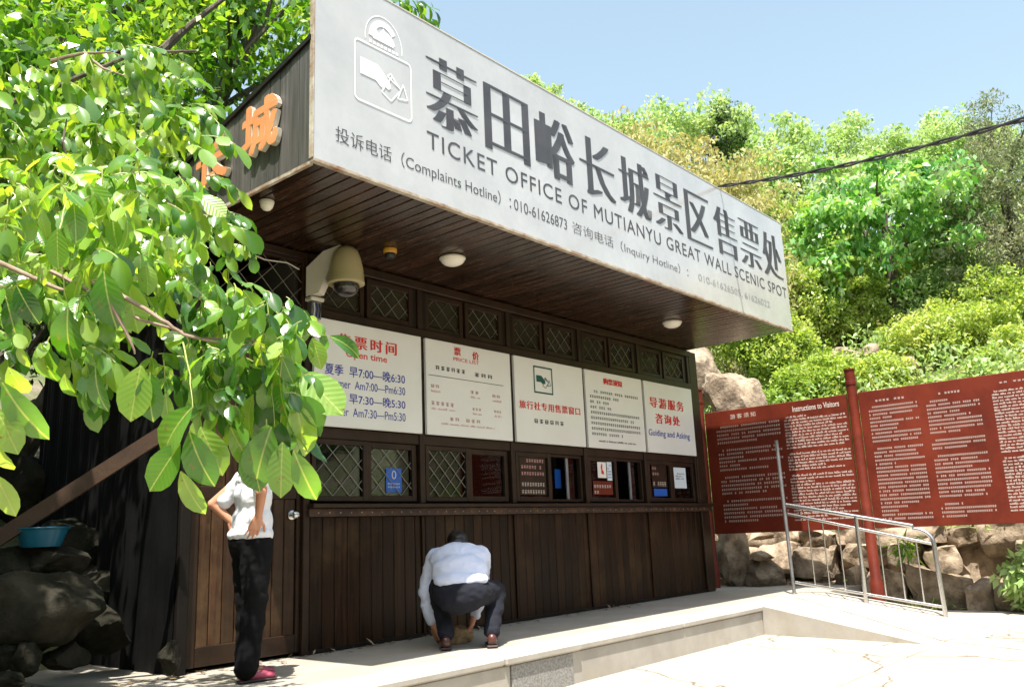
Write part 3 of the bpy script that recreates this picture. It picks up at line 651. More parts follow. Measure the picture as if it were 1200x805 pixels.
mb.prism(prof2, lambda u, v, tt: tuple(a+dirn*u+Vector((0,0,v))+sd*tt), -w, w).build('bracket', M['bracket'], t)
MB().tube([(4.36,-.05,3.0),(4.34,-.10,2.90),(4.38,-.06,2.84),(4.36,-.04,2.76)], .006, 6).build('lead', M['black'], t, True)
j = thing('junction_box', (4.36,-.04,2.74), 'small cable box with wires under the dome camera', 'box')
MB().box(4.33, 4.43, -.10, -.022, 2.76, 2.92, .006).build('box_body', M['galv'], j); MB().box(4.31, 4.45, -.115, -.021, 2.922, 2.955, .006).build('lid', M['bracket'], j)
for k, cc in enumerate((M['paper'], M['blueink'], M['black'])): MB().tube([(4.345+k*.03,-.105,2.90),(4.35+k*.03,-.112,2.84),(4.342+k*.03,-.104,2.77)], .005, 5).build('wire', cc, j)
cb = MB().tube([(4.25,-.02,3.2),(4.12,-.03,3.23),(3.9,-.03,3.21),(3.6,-.03,3.26)], .006, 6).build('cable', M['bracket'], None, True, (4.0,-.03,3.2)); props(cb, 'thin pale cable strung from the camera across the door grille', 'cable')

# ================================================================== RED NOTICE BOARD, POSTS
RB = thing('red_notice_board', (11.75,-2.0,-.31), 'long rust red board of visitor rules on round posts right of the ticket office', 'sign')
BX = 11.72
for (y0, y1, nm_) in ((.20,-1.94,'board_panel'), (-2.10,-5.2,'board_panel')):
    bp = MB().box(BX, BX+.06, y1, y0, .76, 2.545, .006).build(nm_, M['redboard'], RB)
PB = leftside(BX-.0025)
def ymarks(ya, yb, *a, **k): return marks(ya, yb, *a, **k)
ymarks(.02, -.98, .92, 2.34, 25, 30, PB, M['cream'], RB, 51, True, breaks=(5,12,18))
L('游客须知', -.22, -.62, 2.405, 2.475, PB, M['cream'], RB, spacing=1.5)
L('Instructions to Visitors', -1.18, -1.84, 2.395, 2.475, PB, M['cream'], RB, offset=.01)
ymarks(-1.04, -1.92, .90, 2.36, 34, 62, PB, M['cream'], RB, 52, False, breaks=(11,18))
ymarks(-2.22, -2.84, .86, 2.36, 30, 26, PB, M['cream'], RB, 53, True, breaks=(10,)); marks(-2.32, -2.70, 2.39, 2.44, 1, 8, PB, M['cream'], RB, 56)
ymarks(-2.94, -3.56, .86, 2.34, 30, 26, PB, M['cream'], RB, 54, True, breaks=(9,13,25)); marks(-3.1, -3.36, 2.38, 2.43, 1, 7, PB, M['cream'], RB, 57)
ymarks(-3.70, -4.75, .90, 2.36, 38, 80, PB, M['cream'], RB, 55, False, breaks=(20,)); marks(-3.8, -4.5, 2.42, 2.46, 1, 14, PB, M['cream'], RB, 58)
def post(x, y, z0, z1, r):
    mb = MB(); mb.lathe([(r*1.25,0),(r*1.25,.42),(r,.44),(r,z1-z0-.22),(r*1.12,z1-z0-.215),(r*1.12,z1-z0-.17),(r*1.0,z1-z0-.165),(r,z1-z0-.02),(r*1.15,z1-z0-.018),(r*1.15,z1-z0)], (x, y, z0), 20)
    return mb.build('post', M['redboard'], RB, True)
post(11.75,-2.02,-.33,2.88,.066); post(11.75,.28,-.1,2.92,.055)
post(11.75,-5.27,-.33,2.88,.066)

# ================================================================== HANDRAIL
HR = thing('handrail', (10.75,-2.2,-.2), 'stainless steel handrail with thin balusters beside the ramp', 'railing')
X0 = 10.75
def rz(y, a, b): return a+(b-a)*(-1.36-y)/(3.06-1.36)
pts = [(X0,-1.36,1.10),(X0,-2.86,.78)]
for k in range(7): aa = k/6*math.pi/2; pts.append((X0,-2.86-.20*math.sin(aa), .78-.035-.17*(1-math.cos(aa))))
pts.append((X0,-3.08,-.32))
MB().tube(pts, .026, 12).build('top_rail', M['steel'], HR, True)
MB().tube([(X0,-1.37,.985),(X0,-3.06,.57)], .019, 10).build('rail', M['steel'], HR, True)
MB().tube([(X0,-1.37,.145),(X0,-3.08,-.12)], .019, 10).build('rail', M['steel'], HR, True)
MB().tube([(X0,-2.22,-.2),(X0,-2.22,.92)], .026, 12).build('post', M['steel'], HR, True)
for y in (-1.62,-1.80,-1.99,-2.46,-2.67,-2.87):
    MB().tube([(X0,y,.145-.265*(-1.37-y)/1.71),(X0,y,.985-.415*(-1.37-y)/1.69)], .009, 8).build('baluster', M['steel'], HR, True)
po = thing('grey_pole', (X0,-1.34,0), 'tall thin grey pole standing at the upper end of the handrail', 'pole')
MB().tube([(X0,-1.34,0),(X0,-1.32,1.93)], .022, 10).build('pole_tube', M['galv'], po, True); MB().lathe([(.04,0),(.04,.012),(.024,.02)], (X0,-1.34,.002), 14).build('foot_plate', M['galv'], po, True)

# overhead cable
c0 = Vector((9.22,-1.60,4.93)); c1 = at(1200,140,6.9); c2 = at(1500,60,5.6)
OC = thing('overhead_cable', c0, 'pair of twisted black cables running from behind the sign up to the right', 'cable')
path = []
for k in range(61):
    s = k/60; p = c0.lerp(c1, s*1.0) if s <= 1 else c1; path.append(p - Vector((0,0,.07*math.sin(math.pi*s))))
path += [c1.lerp(c2, k/8) for k in range(1, 9)]
for j in range(2):
    q = [p+Vector((.0, math.cos(i*.55+j*math.pi)*.014, math.sin(i*.55+j*math.pi)*.014)) for i, p in enumerate(path)]
    MB().tube(q, .0115, 6).build('strand', M['cable'], OC, True)
MB().tube([c0+Vector((0,.05,-.40)), c0+Vector((0,.02,-.03)), c0], .016, 8).build('insulator', M['bracket'], OC)
up_ = thing('utility_pole', (c2.x, c2.y, -.31), 'grey concrete pole carrying the twisted black cables at the right', 'pole')
MB().tube([(c2.x,c2.y,-.31),(c2.x,c2.y,c2.z+1.2)], [.15,.10], 14).build('pole_shaft', M['concrete'], up_, True)
MB().tube([c2+Vector((-.02,0,.0)), c2+Vector((.14,0,.0))], .03, 8).build('clamp', M['galv'], up_)

# ================================================================== STONES
def rock_mesh(name, sx, sy, sz, seed, m, sub=3, cuts=12, rough=.12, boxy=False):
    bm = bmesh.new(); bmesh.ops.create_icosphere(bm, subdivisions=sub, radius=1); r = random.Random(seed)
    pl = []
    for k in range(cuts):
        n = Vector((r.gauss(0,1), r.gauss(0,1), r.gauss(0,1))).normalized(); pl.append((n, r.uniform(.55,.86)))
    if boxy:
        for ax_ in range(3):
            for sg in (-1, 1):
                n = Vector((r.uniform(-.22,.22), r.uniform(-.22,.22), r.uniform(-.22,.22))); n[ax_] = sg; pl.append((n.normalized(), r.uniform(.50,.66)))
    for v in bm.verts:
        p = v.co.copy()
        for n, c in pl:
            d = p.dot(n)
            if d > c: p -= n*(d-c)*.97
        p += v.co*noise.noise(v.co*1.7+Vector((seed,0,0)))*rough + v.co*noise.noise(v.co*5+Vector((seed,7,0)))*rough*.45 + v.co*noise.noise(v.co*13+Vector((seed,3,0)))*rough*.22
        v.co = Vector((p.x*sx, p.y*sy, p.z*sz))
    me = bpy.data.meshes.new(name); bm.to_mesh(me); bm.free(); me.polygons.foreach_set('use_smooth', [True]*len(me.polygons))
    try: me.set_sharp_from_angle(angle=R(30))
    except Exception: pass
    me.materials.append(m); return me
# retaining wall of stones behind the board
SW = thing('stone_retaining_wall', (12.9,-2.5,-.31), 'low retaining wall of rough tan stones under and behind the red board', 'wall')
MB().add([(12.75,-14,-.35),(12.75,3.6,-.35),(12.95,3.6,.52),(12.95,-14,.52),(14.0,-14,.95),(14.0,3.6,.95)],[(0,1,2,3),(3,2,5,4)]).build('core', M['rock'], SW)
protos = [rock_mesh('stone', 1, 1, 1, 100+i, M['rock'], 3, 5, .16, True) for i in range(9)]
def stone(parent, p, s, rot=0, i=0, name='stone', lst=None):
    o = bpy.data.objects.new(name, (lst or protos)[i % len(lst or protos)]); COL.objects.link(o); o.scale = s; o.rotation_euler = (rnd.uniform(-.15,.15), rnd.uniform(-.15,.15), rot)
    if parent: o.parent = parent; o.location = Vector(p)-wpos(parent)
    else: o.location = p
    return o
y = 1.2; i = 0
zr = [(-.40,.55),(.08,.46),(.44,.36)]
for ri, (zb, hh) in enumerate(zr):
    y = 1.4+ri*.17
    while y > -6.6:
        w = rnd.choice([.32,.45,.62,.85,1.05])*rnd.uniform(.85,1.15); h = hh*rnd.uniform(.7,1.35)
        if rnd.random() < .93: stone(SW, (12.62+ri*.13+rnd.uniform(-.10,.12), y-w/2, zb+hh/2+rnd.uniform(-.06,.06)), (.42, w*.76, h*.80), rnd.uniform(-.3,.3), i)
        i += 1; y -= w*.95
# loose boulders
def near_hill(px, py, back):
    q = hitt(px, py, 13); return at(px, py, (q-CAM_POS).dot(FW)-back)
def hitt(px, py, d=9.0):
    while d < 80:
        p = at(px, py, d)
        if p.z < terrain(p.x, p.y): return p
        d += .05
    return p
def boulder(name, p, s, seed, label, m='rock', rot=0, grp=None):
    o = link_mesh(name, rock_mesh(name, *s, seed, M[m], 4, 14, .12), None, p); o.rotation_euler = (0,0,rot); return props(o, label, 'rock', grp)
boulder('boulder', at(860,474,14.0), (.52,.52,.74), 5, 'large pale pitted boulder above the left end of the red board', rot=.4)
boulder('boulder', at(820,440,14.9), (.55,.5,.8), 6, 'smooth pinkish boulder tucked behind the right end of the canopy', rot=1)
boulder('boulder', near_hill(1066,427,.9), (.2,.2,.18), 7, 'pinkish rock jutting from the hillside shrubs')
boulder('boulder', near_hill(988,418,1.0), (.5,.5,.24), 8, 'flat grey rock ledge on the hillside above the red board', 'rock', .4)
boulder('boulder', near_hill(1022,410,1.0), (.20,.24,.24), 9, 'reddish split rock among hillside shrubs left of centre post')
boulder('boulder', at(856,655,12.9), (.32,.30,.62), 10, 'upright pitted rock under the left end of the red board', rot=.5)
boulder('boulder', at(892,672,12.7), (.42,.42,.30), 11, 'squared pale stone block lying under the red board', rot=.2)
boulder('boulder', at(893,652,12.6), (.34,.20,.085), 12, 'thin flat stone resting on the squared block', rot=.1)
boulder('boulder', at(1045,698,11.75), (.28,.26,.26), 13, 'rounded pale stone at the foot of the board post')
boulder('boulder', at(962,672,12.4), (.22,.2,.2), 14, 'small pale stone seen through the first balusters')
boulder('boulder', at(1095,668,12.2), (.45,.5,.42), 15, 'broad brown stone behind the lower handrail post')
boulder('boulder', at(1150,660,12.0), (.5,.5,.45), 16, 'large square brown stone left of the leafy bush')
# left bank
LB = [((40,718),5.6,(.42,.42,.36),20,'big dark rounded boulder at the left edge near the path'),
 ((58,660),5.9,(.26,.24,.16),21,'brown stone block carrying the blue basin'),
 ((10,665),5.8,(.22,.24,.2),22,'rough stone at the left edge below the timber'),
 ((28,772),5.2,(.13,.12,.11),23,'small pale sunlit stone on the ground at bottom left'),
 ((2,770),5.2,(.10,.10,.09),24,'small stone at the extreme bottom left corner'),
 ((75,770),5.6,(.17,.16,.12),25,'low grey stone in front of the dark boulder'),
 ((8,796),4.9,(.13,.13,.07),26,'flat grey stone at the bottom left corner'),
 ((112,735),6.3,(.28,.28,.22),27,'dark stone right of the big rounded boulder'),
 ((198,770),5.95,(.09,.09,.12),28,'pale stone leaning on the corner post of the office'),
 ((140,690),7.2,(.42,.4,.42),29,'dark mossy boulder in the shade beside the office wall'),
 ((95,640),7.4,(.40,.4,.35),30,'dark boulder in the bank behind the blue basin'),
 ((150,610),8.2,(.55,.5,.45),31,'high dark boulder in the bank beside the side wall'),
 ((30,580),8.3,(.6,.5,.45),32,'high dark boulder in the bank behind the timber'),
 ((90,560),9.0,(.7,.5,.5),33,'uppermost dark boulder of the shaded bank')]
for (px, d, s, sd_, lb) in LB: boulder('boulder', at(*px, d), s, sd_, lb, 'greyrock', sd_)
# bank earth behind those boulders
mb = MB(); rows = []
for i in range(9):
    row = []
    for jx in range(14):
        X = -6+jx*.71; Y = 1.1+i*.42+ .3*(1-min(1, abs(X-1)/4))
        Z = -.08+ .42*i*.9*(1 if X < 2.9 else .8)+ noise.noise(Vector((X*1.3, Y*1.3, 1)))*.18*min(1,i)
        row.append((X, Y, Z))
    rows.append(row)
vs = [p for r_ in rows for p in r_]
props(MB().add(vs, [(i*14+j, i*14+j+1, (i+1)*14+j+1, (i+1)*14+j) for i in range(8) for j in range(13)]).build('earth_bank', M['soil'], None, True), kind='structure')
# leaning timber and blue basin
b0, b1 = at(-60, 668, 5.6), at(190, 508, 6.1); d = (b1-b0)
mb = MB(); mid = (b0+b1)/2; u = d.normalized(); s_ = Vector((0,0,1)).cross(u).normalized(); n_ = u.cross(s_); L2 = d.length/2
vs = [mid+u*a*L2+s_*b*.025+n_*c_*.050 for a in (-1,1) for b in (-1,1) for c_ in (-1,1)]
tb = mb.add(vs, [(0,1,3,2),(4,6,7,5),(0,4,5,1),(2,3,7,6),(0,2,6,4),(1,5,7,3)]).build('timber_beam', M['beam'], None, False, tuple(b0)); props(tb, 'long brown timber leaning diagonally across the dark bank', 'timber')
p = at(48, 641, 5.85); t = thing('basin', p, 'blue plastic basin standing on a stone under the leaning timber', 'basin')
MB().lathe([(.115,0),(.12,.002),(.160,.115),(.172,.118),(.172,.128),(.152,.126),(.112,.008),(.004,.006)], p, 28).build('bowl', M['basin'], t, True)
MB().tube([(p.x+.172*math.cos(a), p.y+.172*math.sin(a), p.z+.126) for a in [k*math.pi/12 for k in range(25)]], .006, 6).build('rim', M['basin'], t, True)

# ================================================================== VEGETATION
def hit(px, py, d0=9.0, d1=80.0):
    d = d0
    while d < d1:
        p = at(px, py, d)
        if p.z < terrain(p.x, p.y): return p
        d += .1
    return at(px, py, d1)
NPR = np.random.default_rng(7)
def leaf_cloud(P, axis, nrm, L, wr, fold=.18):
    """P (n,3) base points; rhombic folded leaves"""
    n = len(P); a = axis/np.linalg.norm(axis, axis=1, keepdims=True)
    s = np.cross(nrm, a); s /= np.linalg.norm(s, axis=1, keepdims=True)+1e-9; u = np.cross(a, s)
    L = L[:, None]; w = L*wr*.5
    V = np.stack([P, P+a*L*.45+s*w+u*w*fold, P+a*L, P+a*L*.45-s*w+u*w*fold], 1).reshape(-1, 3)
    F = np.arange(4*n).reshape(n, 4); return V, F
def crown_points(rng, blobs, nclump, per, cr):
    P = []; C = []
    vol = np.array([b[1][0]*b[1][1]*b[1][2] for b in blobs])**(2/3); vol = vol/vol.sum()
    for k in range(nclump):
        c, r = blobs[rng.choice(len(blobs), p=vol)]
        d = rng.normal(size=3); d /= np.linalg.norm(d); rad = rng.uniform(.35, 1)**.5*rng.uniform(.82, 1.12)
        cc = np.array(c)+d*np.array(r)*rad; C.append(cc)
        m = int(per*rng.uniform(.5, 1.4)); q = rng.normal(size=(m, 3)); q /= np.linalg.norm(q, axis=1, keepdims=True); q *= (rng.uniform(.25, 1, (m, 1))**.5)*cr*1.25*rng.uniform(.6, 1.35)*np.array([1,1,.72]); P.append(cc+q)
    return np.concatenate(P), C
def make_crown(parent, blobs, nclump, per, cr, L, wr, m, seed, droop=.3, up=.9, name='crown'):
    rng = np.random.default_rng(seed); P, C = crown_points(rng, blobs, nclump, per, cr); n = len(P)
    ax = rng.normal(size=(n, 3)); ax[:, 2] -= droop*1.5; nr = rng.normal(size=(n, 3))*.7; nr[:, 2] += up
    V, F = leaf_cloud(P, ax, nr, L*rng.uniform(.6, 1.35, n), wr)
    o = link_mesh(name, np_mesh(name, V-np.array(wpos(parent))[None], F, m), parent); o.location = (0,0,0)
    return o, C
def make_trunk(parent, base, top, r, C, seed, m='bark', nb=14):
    rr = random.Random(seed); mb = MB(); base, top = Vector(base), Vector(top); pts = []; rad = []
    for k in range(7):
        s = k/6; p = base.lerp(top, s)+Vector((rr.uniform(-1,1), rr.uniform(-1,1), 0))*.25*r*4*math.sin(s*3.1); pts.append(p); rad.append(r*(1.25-s*.95) if k else r*1.5)
    mb.tube(pts, rad, 8)
    for k in range(min(nb, len(C))):
        c = Vector(C[rr.randrange(len(C))]); s = rr.uniform(.3, .95); i = min(5, int(s*6)); p = pts[i].lerp(pts[i+1], s*6-i)
        mid = p.lerp(c, .5)+Vector((rr.uniform(-.2,.2), rr.uniform(-.2,.2), rr.uniform(0,.35)))*(c-p).length*.4
        mb.tube([p, p.lerp(mid, .5), mid, c], [r*.42*(1-s*.5), r*.32, r*.2, r*.06], 5, False)
    return mb.build('trunk', M[m], parent, True)
def tree(name, blobs, nclump, per, cr, L, wr, m, seed, label, cat, group=None, droop=.3, r=.12, up=.9, nb=14):
    c = Vector(blobs[0][0]); bz = terrain(c.x, c.y); base = Vector((c.x, c.y, bz-.1))
    t = thing(name, base, label, cat, group); o, C = make_crown(t, blobs, nclump, per, cr, L, wr, M[m], seed, droop, up)
    make_trunk(t, base, c+Vector((0,0,blobs[0][1][2]*.4)), r, C, seed, nb=nb); return t
def A(px, py, d, rx, rz=None): p = at(px, py, d); return (tuple(p), (rx, rx, rz or rx))
hg = 'trees on the hillside'
tree('olive_brown_tree', [A(760,235,23,2.3,2.0), A(700,205,24,1.6,1.4), A(840,275,22,2.2,2.0), A(800,215,23,1.8,1.5), A(870,350,21,1.8), A(660,220,25,2.0)], 266, 110, 0.399, 0.168, .34, 'olive', 1, 'broad olive brown tree rising over the middle of the long sign', 'tree', hg, .8, .25)
tree('broadleaf_tree', [A(1035,262,22,2.3,2.1), A(1090,245,22.5,1.5,1.3), A(975,300,21.5,1.4)], 142, 90, 0.340, 0.201, .55, 'broad', 2, 'bright green broad leaved tree in the middle of the hillside with pale undersides', 'tree', hg, .9, .16)
tree('light_green_tree', [A(905,195,33,2.0,2.9), A(880,250,32,2.0), A(925,180,33,1.0,1.4)], 90, 88, 0.425, 0.193, .5, 'light', 3, 'airy light green tree on the skyline just right of the olive brown tree', 'tree', hg, .3, .14)
tree('light_green_tree', [A(985,190,37,2.2,2.6), A(1000,160,37,1.0,1.2)], 75, 79, 0.425, 0.186, .5, 'light', 4, 'thin topped light green tree on the skyline above the bright broad leaved tree', 'tree', hg, .3, .13)
tree('light_green_tree', [A(1065,190,38,3.0,1.8), A(1090,170,38,1.2,1.3), A(1020,200,37,2.0,1.5)], 120, 88, 0.425, 0.193, .5, 'light', 5, 'wide flat topped light green tree on the skyline under the cable', 'tree', hg, .3, .15)
tree('light_green_tree', [A(1125,200,34,2.2,2.4)], 110, 105, 0.425, 0.179, .5, 'light', 6, 'rounded light green tree left of the grey green conifer', 'tree', hg, .3, .13)
tree('light_green_tree', [A(810,180,36,3.0,1.7), A(770,165,37,1.6,1.2)], 130, 105, 0.468, 0.193, .5, 'light', 7, 'light green tree peeping over the top of the olive brown tree', 'tree', hg, .3, .14)
tree('light_green_tree', [A(700,165,30,1.0,.8), A(720,165,30,1.0,.8)], 70, 88, 0.340, 0.163, .5, 'light', 8, 'small light green treetop behind the left shoulder of the olive brown tree', 'tree', hg, .3, .1)
tree('feathery_tree', [A(630,118,17,.6,.28), A(660,135,17,.5,.3), A(605,105,17,.3,.22)], 50, 67, .13, 0.104, .4, 'light', 9, 'feathery green treetop just showing over the upper edge of the sign', 'tree', None, .2, .07)
tree('conifer', [A(852,165,34,.9,1.5)], 60, 70, .3, .16, .3, 'dark', 10, 'small dark conifer tip on the skyline behind the olive brown tree', 'tree', hg, .1, .1)
tree('conifer', [A(1185,260,21,1.9,2.6), A(1150,290,20.5,1.2,1.8)], 230, 95, .26, .12, .3, 'juniper', 11, 'grey green conifer filling the right edge of the hillside', 'tree', hg, -.2, .16)
tree('conifer', [A(1163,170,30,.9,2.2)], 70, 60, .3, .14, .3, 'juniper', 12, 'slender pale topped conifer standing against the sky at the right', 'tree', hg, -.3, .1)
tree('light_green_tree', [A(1205,205,33,2.2,2.2)], 90, 105, 0.425, 0.179, .5, 'light', 13, 'light green tree at the right edge behind the grey green conifer', 'tree', hg, .3, .13)
tree('light_green_tree', [A(940,225,31,2.2,1.7)], 90, 96, 0.383, 0.179, .5, 'light', 14, 'low light green tree between the skyline and the bright broad leaved tree', 'tree', hg, .3, .13)
# treetops beyond the olive tree hidden low parts
sh_ = [(880,330,19,1.2,'lush yellow green shrub beside the right end of the sign'),(925,350,18,1.2,'yellow green shrub right of the sign above the pale boulder'),
 (975,340,18.5,1.0,'dense shrub in the centre of the slope'),(1030,340,19.5,1.4,'tall shrub below the bright broad leaved tree'),(1085,345,19,1.2,'shrub with pale tips below the conifer'),
 (1125,330,18,.85,'pale yellow flowering shrub at the foot of the grey green conifer'),(1175,370,17.5,1.3,'spreading shrub at the right edge above the board'),(1120,395,16.5,1.0,'low shrub above the third column of the board'),
 (1085,400,16.8,.9,'dark hearted shrub right of the board post'),(915,395,16.5,.6,'low shrub in front of the flat grey ledge'),(905,410,16.2,.9,'grassy shrub above the left part of the board'),
 (870,385,16.8,.9,'bright shrub touching the canopy corner'),(935,455,15.0,.6,'small bright shrub just above the shaded part of the board'),(1035,445,15.2,.6,'small bright shrub just right of the board post top'),
 (975,440,15.4,.55,'small weedy shrub left of the board post top'),(1010,375,18.5,.8,'dark leaved shrub just above the flat rock ledge'),(960,375,18,.7,'pale shrub left of the flat rock ledge'),(1195,420,15.5,.8,'shrub at the right edge just over the board'),(1000,300,22,1.3,'yellowish shrub under the broad leaved tree'),(920,290,21,1.5,'shrub between the sign and the broad leaved tree')]
for k, (px, py, d, r, lb) in enumerate(sh_):
    q = hit(px, py+12, 12.5); dd = (q-CAM_POS).dot(FW); dd = min(dd, d+3)
    mk = 'light' if k == 5 else 'shrub'
    tree('shrub', [A(px, py, dd, r*1.05, r*.85), A(px+(-1)**k*22, py+8, dd, r*.7, r*.6)], int(48+48*r), 95, .20, .095, .5, mk, 40+k, lb, 'shrub', 'shrubs on the slope', .1, .03, nb=10)
# wisteria coloured blossom specks are left to the leaves; weeds over the slope
rng = np.random.default_rng(5); P = []
while len(P) < 900:
    x, y = rng.uniform(13.2, 36), rng.uniform(-9, 26)
    if (x < 20 or rng.random() < .5): P.append((x, y))
Q = []
for (x, y) in P:
    m_ = rng.integers(40, 130); s = rng.uniform(.25, .8)
    for a, b in rng.normal(size=(m_, 2))*s:
        X, Y = x+a, y+b; Q.append((X, Y, terrain(X, Y)+abs(rng.normal())*.22))
Q = np.array(Q); n = len(Q); ax = rng.normal(size=(n, 3))*.8; ax[:, 2] += .8; nr = rng.normal(size=(n, 3)); nr[:, 2] += .5
V, F = leaf_cloud(Q, ax, nr, rng.uniform(.08, .22, n), .42)
props(link_mesh('slope_weeds', np_mesh('slope_weeds', V, F, M['cover'])), kind='stuff')
# loose brushwood that knits the shrubs together
rng = np.random.default_rng(15); Q = []
for k in range(620):
    x, y = rng.uniform(14.2, 33), rng.uniform(-9, 20); s = rng.uniform(.35, .85); hgt = rng.uniform(.3, 1.1)*(1.5 if x > 20 else 1); m_ = int(rng.integers(110, 230))
    a = rng.normal(size=(m_, 3)); a /= np.linalg.norm(a, axis=1, keepdims=True); a *= rng.uniform(.4, 1, (m_, 1))
    z0 = terrain(x, y); Q.append(np.array([x, y, z0+hgt*.55])+a*np.array([s, s, hgt*.7]))
Q = np.concatenate(Q); n = len(Q); ax = rng.normal(size=(n, 3)); ax[:, 2] += .3; nr = rng.normal(size=(n, 3))*.7; nr[:, 2] += .8
V, F = leaf_cloud(Q, ax, nr, rng.uniform(.07, .17, n), .45)
props(link_mesh('hillside_brush', np_mesh('hillside_brush', V, F, M['light'])), kind='stuff')
# weeds on the retaining wall and plaza edge
Q = []
for k in range(60):
    y = rng.uniform(-5.2, .8); x, z = (rng.uniform(12.75, 13.4), rng.uniform(.62, .85)) if k % 3 else (rng.uniform(12.1, 12.35), -.29)
    for a in range(rng.integers(10, 40)): Q.append((x+rng.normal()*.09, y+rng.normal()*.12, z+abs(rng.normal())*.03))
Q = np.array(Q); n = len(Q); ax = rng.normal(size=(n, 3))*.6; ax[:, 2] += .8; nr = rng.normal(size=(n, 3))
V, F = leaf_cloud(Q, ax, nr, rng.uniform(.05, .13, n), .25)
props(link_mesh('wall_weeds', np_mesh('wall_weeds', V, F, M['cover'])), kind='stuff')
# leafy bush at the right edge
p = Vector((12.15,-3.72,-.31)); t = thing('leafy_bush', p, 'leafy green bush growing at the right edge in front of the stones', 'bush')
o, C = make_crown(t, [((12.15,-3.72,.12),(.30,.30,.36)), ((12.3,-3.95,.02),(.28,.28,.28))], 130, 13, .08, .12, .5, M['light'], 77, .4)
make_trunk(t, p, p+Vector((0,0,.5)), .015, C, 5, nb=22)
t = thing('grass_tuft', (12.4,-2.25,.35), 'tuft of dark green blades hanging between the stones behind the handrail', 'grass')
rng = np.random.default_rng(9); n = 90; Q = np.array([12.36,-2.25,.5])+rng.normal(size=(n,3))*np.array([.05,.10,.07]); ax = rng.normal(size=(n,3)); ax[:, 2] -= 1.0; ax[:, 0] -= .8
V, F = leaf_cloud(Q, ax, rng.normal(size=(n,3)), rng.uniform(.12,.25,n), .12); o = link_mesh('blades', np_mesh('blades', V-np.array(t.location)[None], F, M['walnutfar']), t); o.location = (0,0,0)

# ------------------------------------------------------------------ shade trees at the left, behind the corner of the office
lg = 'tall shade trees behind the office'
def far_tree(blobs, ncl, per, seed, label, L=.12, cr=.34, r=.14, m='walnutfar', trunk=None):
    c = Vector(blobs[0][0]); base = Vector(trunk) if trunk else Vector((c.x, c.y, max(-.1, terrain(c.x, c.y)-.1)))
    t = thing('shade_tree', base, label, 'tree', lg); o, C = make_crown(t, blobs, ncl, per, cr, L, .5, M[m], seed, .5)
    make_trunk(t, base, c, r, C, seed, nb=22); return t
far_tree([A(60,60,9.0,1.9,1.5), A(20,210,8.6,1.6,1.5), A(130,190,9.4,1.3,1.2), A(-60,120,8.5,1.5), A(10,150,7.2,.9), A(60,110,7.0,.8)], 330, 70, 21, 'dense shade tree whose crown fills the upper left corner', .12, trunk=(1.3,2.6,.3))
far_tree([A(300,30,10.5,1.5,1.3), A(235,140,10.0,1.25,1.15), A(350,-20,11,1.3), A(205,225,9.6,1.1,.8)], 190, 60, 22, 'bright shade tree reaching over the sloping roof', .13, trunk=(3.0,4.2,.3))
far_tree([A(130,-60,10.5,1.6,.9), A(215,-60,10.5,1.3,.8)], 110, 60, 23, 'shade tree top showing sky gaps between the two crowns at upper left', .12, trunk=(1.6,3.9,.3))
far_tree([A(80,300,12.5,2.6,1.8), A(170,340,13,2.2,1.6)], 200, 70, 24, 'low dark evergreen crown behind the left side wall', .14, m='dark', trunk=(3.0,6.3,.3))
far_tree([((-.75,.6,5.6),(2.3,2.6,1.5)), ((-.2,2.3,5.4),(2.0,1.8,1.2)), ((-1.2,-1.3,5.2),(1.8,1.6,1.2)), ((.3,.2,5.0),(1.3,1.5,.8)), ((-.4,-.3,4.4),(1.7,1.6,.6)), ((.7,2.7,3.8),(1.7,1.1,.7))], 860, 85, 25, 'large shade tree standing left of the picture over the stony bank', .13, trunk=(-1.5,.8,-.05))
SUN_DIR = -TRAVEL.normalized()
# ------------------------------------------------------------------ the walnut in front: big leaves near the lens
def leaflet(seed, droop, fold, wr):
    r = random.Random(seed); vs = []; fs = []; N = 6
    for i in range(N+1):
        s = i/N; w = wr*.5*(math.sin(math.pi*min(1, s**1.12))**.62 if 0 < s < 1 else 0)+(.012 if i == 0 else 0)
        x = s - droop*.25*s*s; z = -droop*s*s*.55; wav = .012*math.sin(s*19+seed)
        for j, q in enumerate((-1, -.5, 0, .5, 1)):
            vs.append((x, q*w, z+abs(q)*w*fold+(wav if abs(q) == 1 else 0)))
    for i in range(N):
        for j in range(4):
            a = i*5+j; fs.append((a, a+1, a+6, a+5))
    me = bpy.data.meshes.new('leaf'); me.from_pydata(vs, [], fs); me.polygons.foreach_set('use_smooth', [True]*len(fs)); me.materials.append(M['walnut']); return me
def veins(m):
    t = m.node_tree; N = t.nodes; L_ = t.links; p = N['Principled BSDF']
    tc = N.new('ShaderNodeTexCoord'); sp_ = N.new('ShaderNodeSeparateXYZ'); L_.new(tc.outputs['Object'], sp_.inputs[0])
    ab = N.new('ShaderNodeMath'); ab.operation = 'ABSOLUTE'; L_.new(sp_.outputs[1], ab.inputs[0])
    ad = N.new('ShaderNodeMath'); ad.operation = 'MULTIPLY_ADD'; ad.inputs[1].default_value = -.75; L_.new(ab.outputs[0], ad.inputs[0]); L_.new(sp_.outputs[0], ad.inputs[2])
    mu = N.new('ShaderNodeMath'); mu.operation = 'MULTIPLY'; mu.inputs[1].default_value = 62; L_.new(ad.outputs[0], mu.inputs[0])
    si = N.new('ShaderNodeMath'); si.operation = 'SINE'; L_.new(mu.outputs[0], si.inputs[0])
    b = N.new('ShaderNodeBump'); b.inputs['Strength'].default_value = .13; b.inputs['Distance'].default_value = .003; L_.new(si.outputs[0], b.inputs['Height']); L_.new(b.outputs[0], p.inputs['Normal'])
veins(M['walnut'])
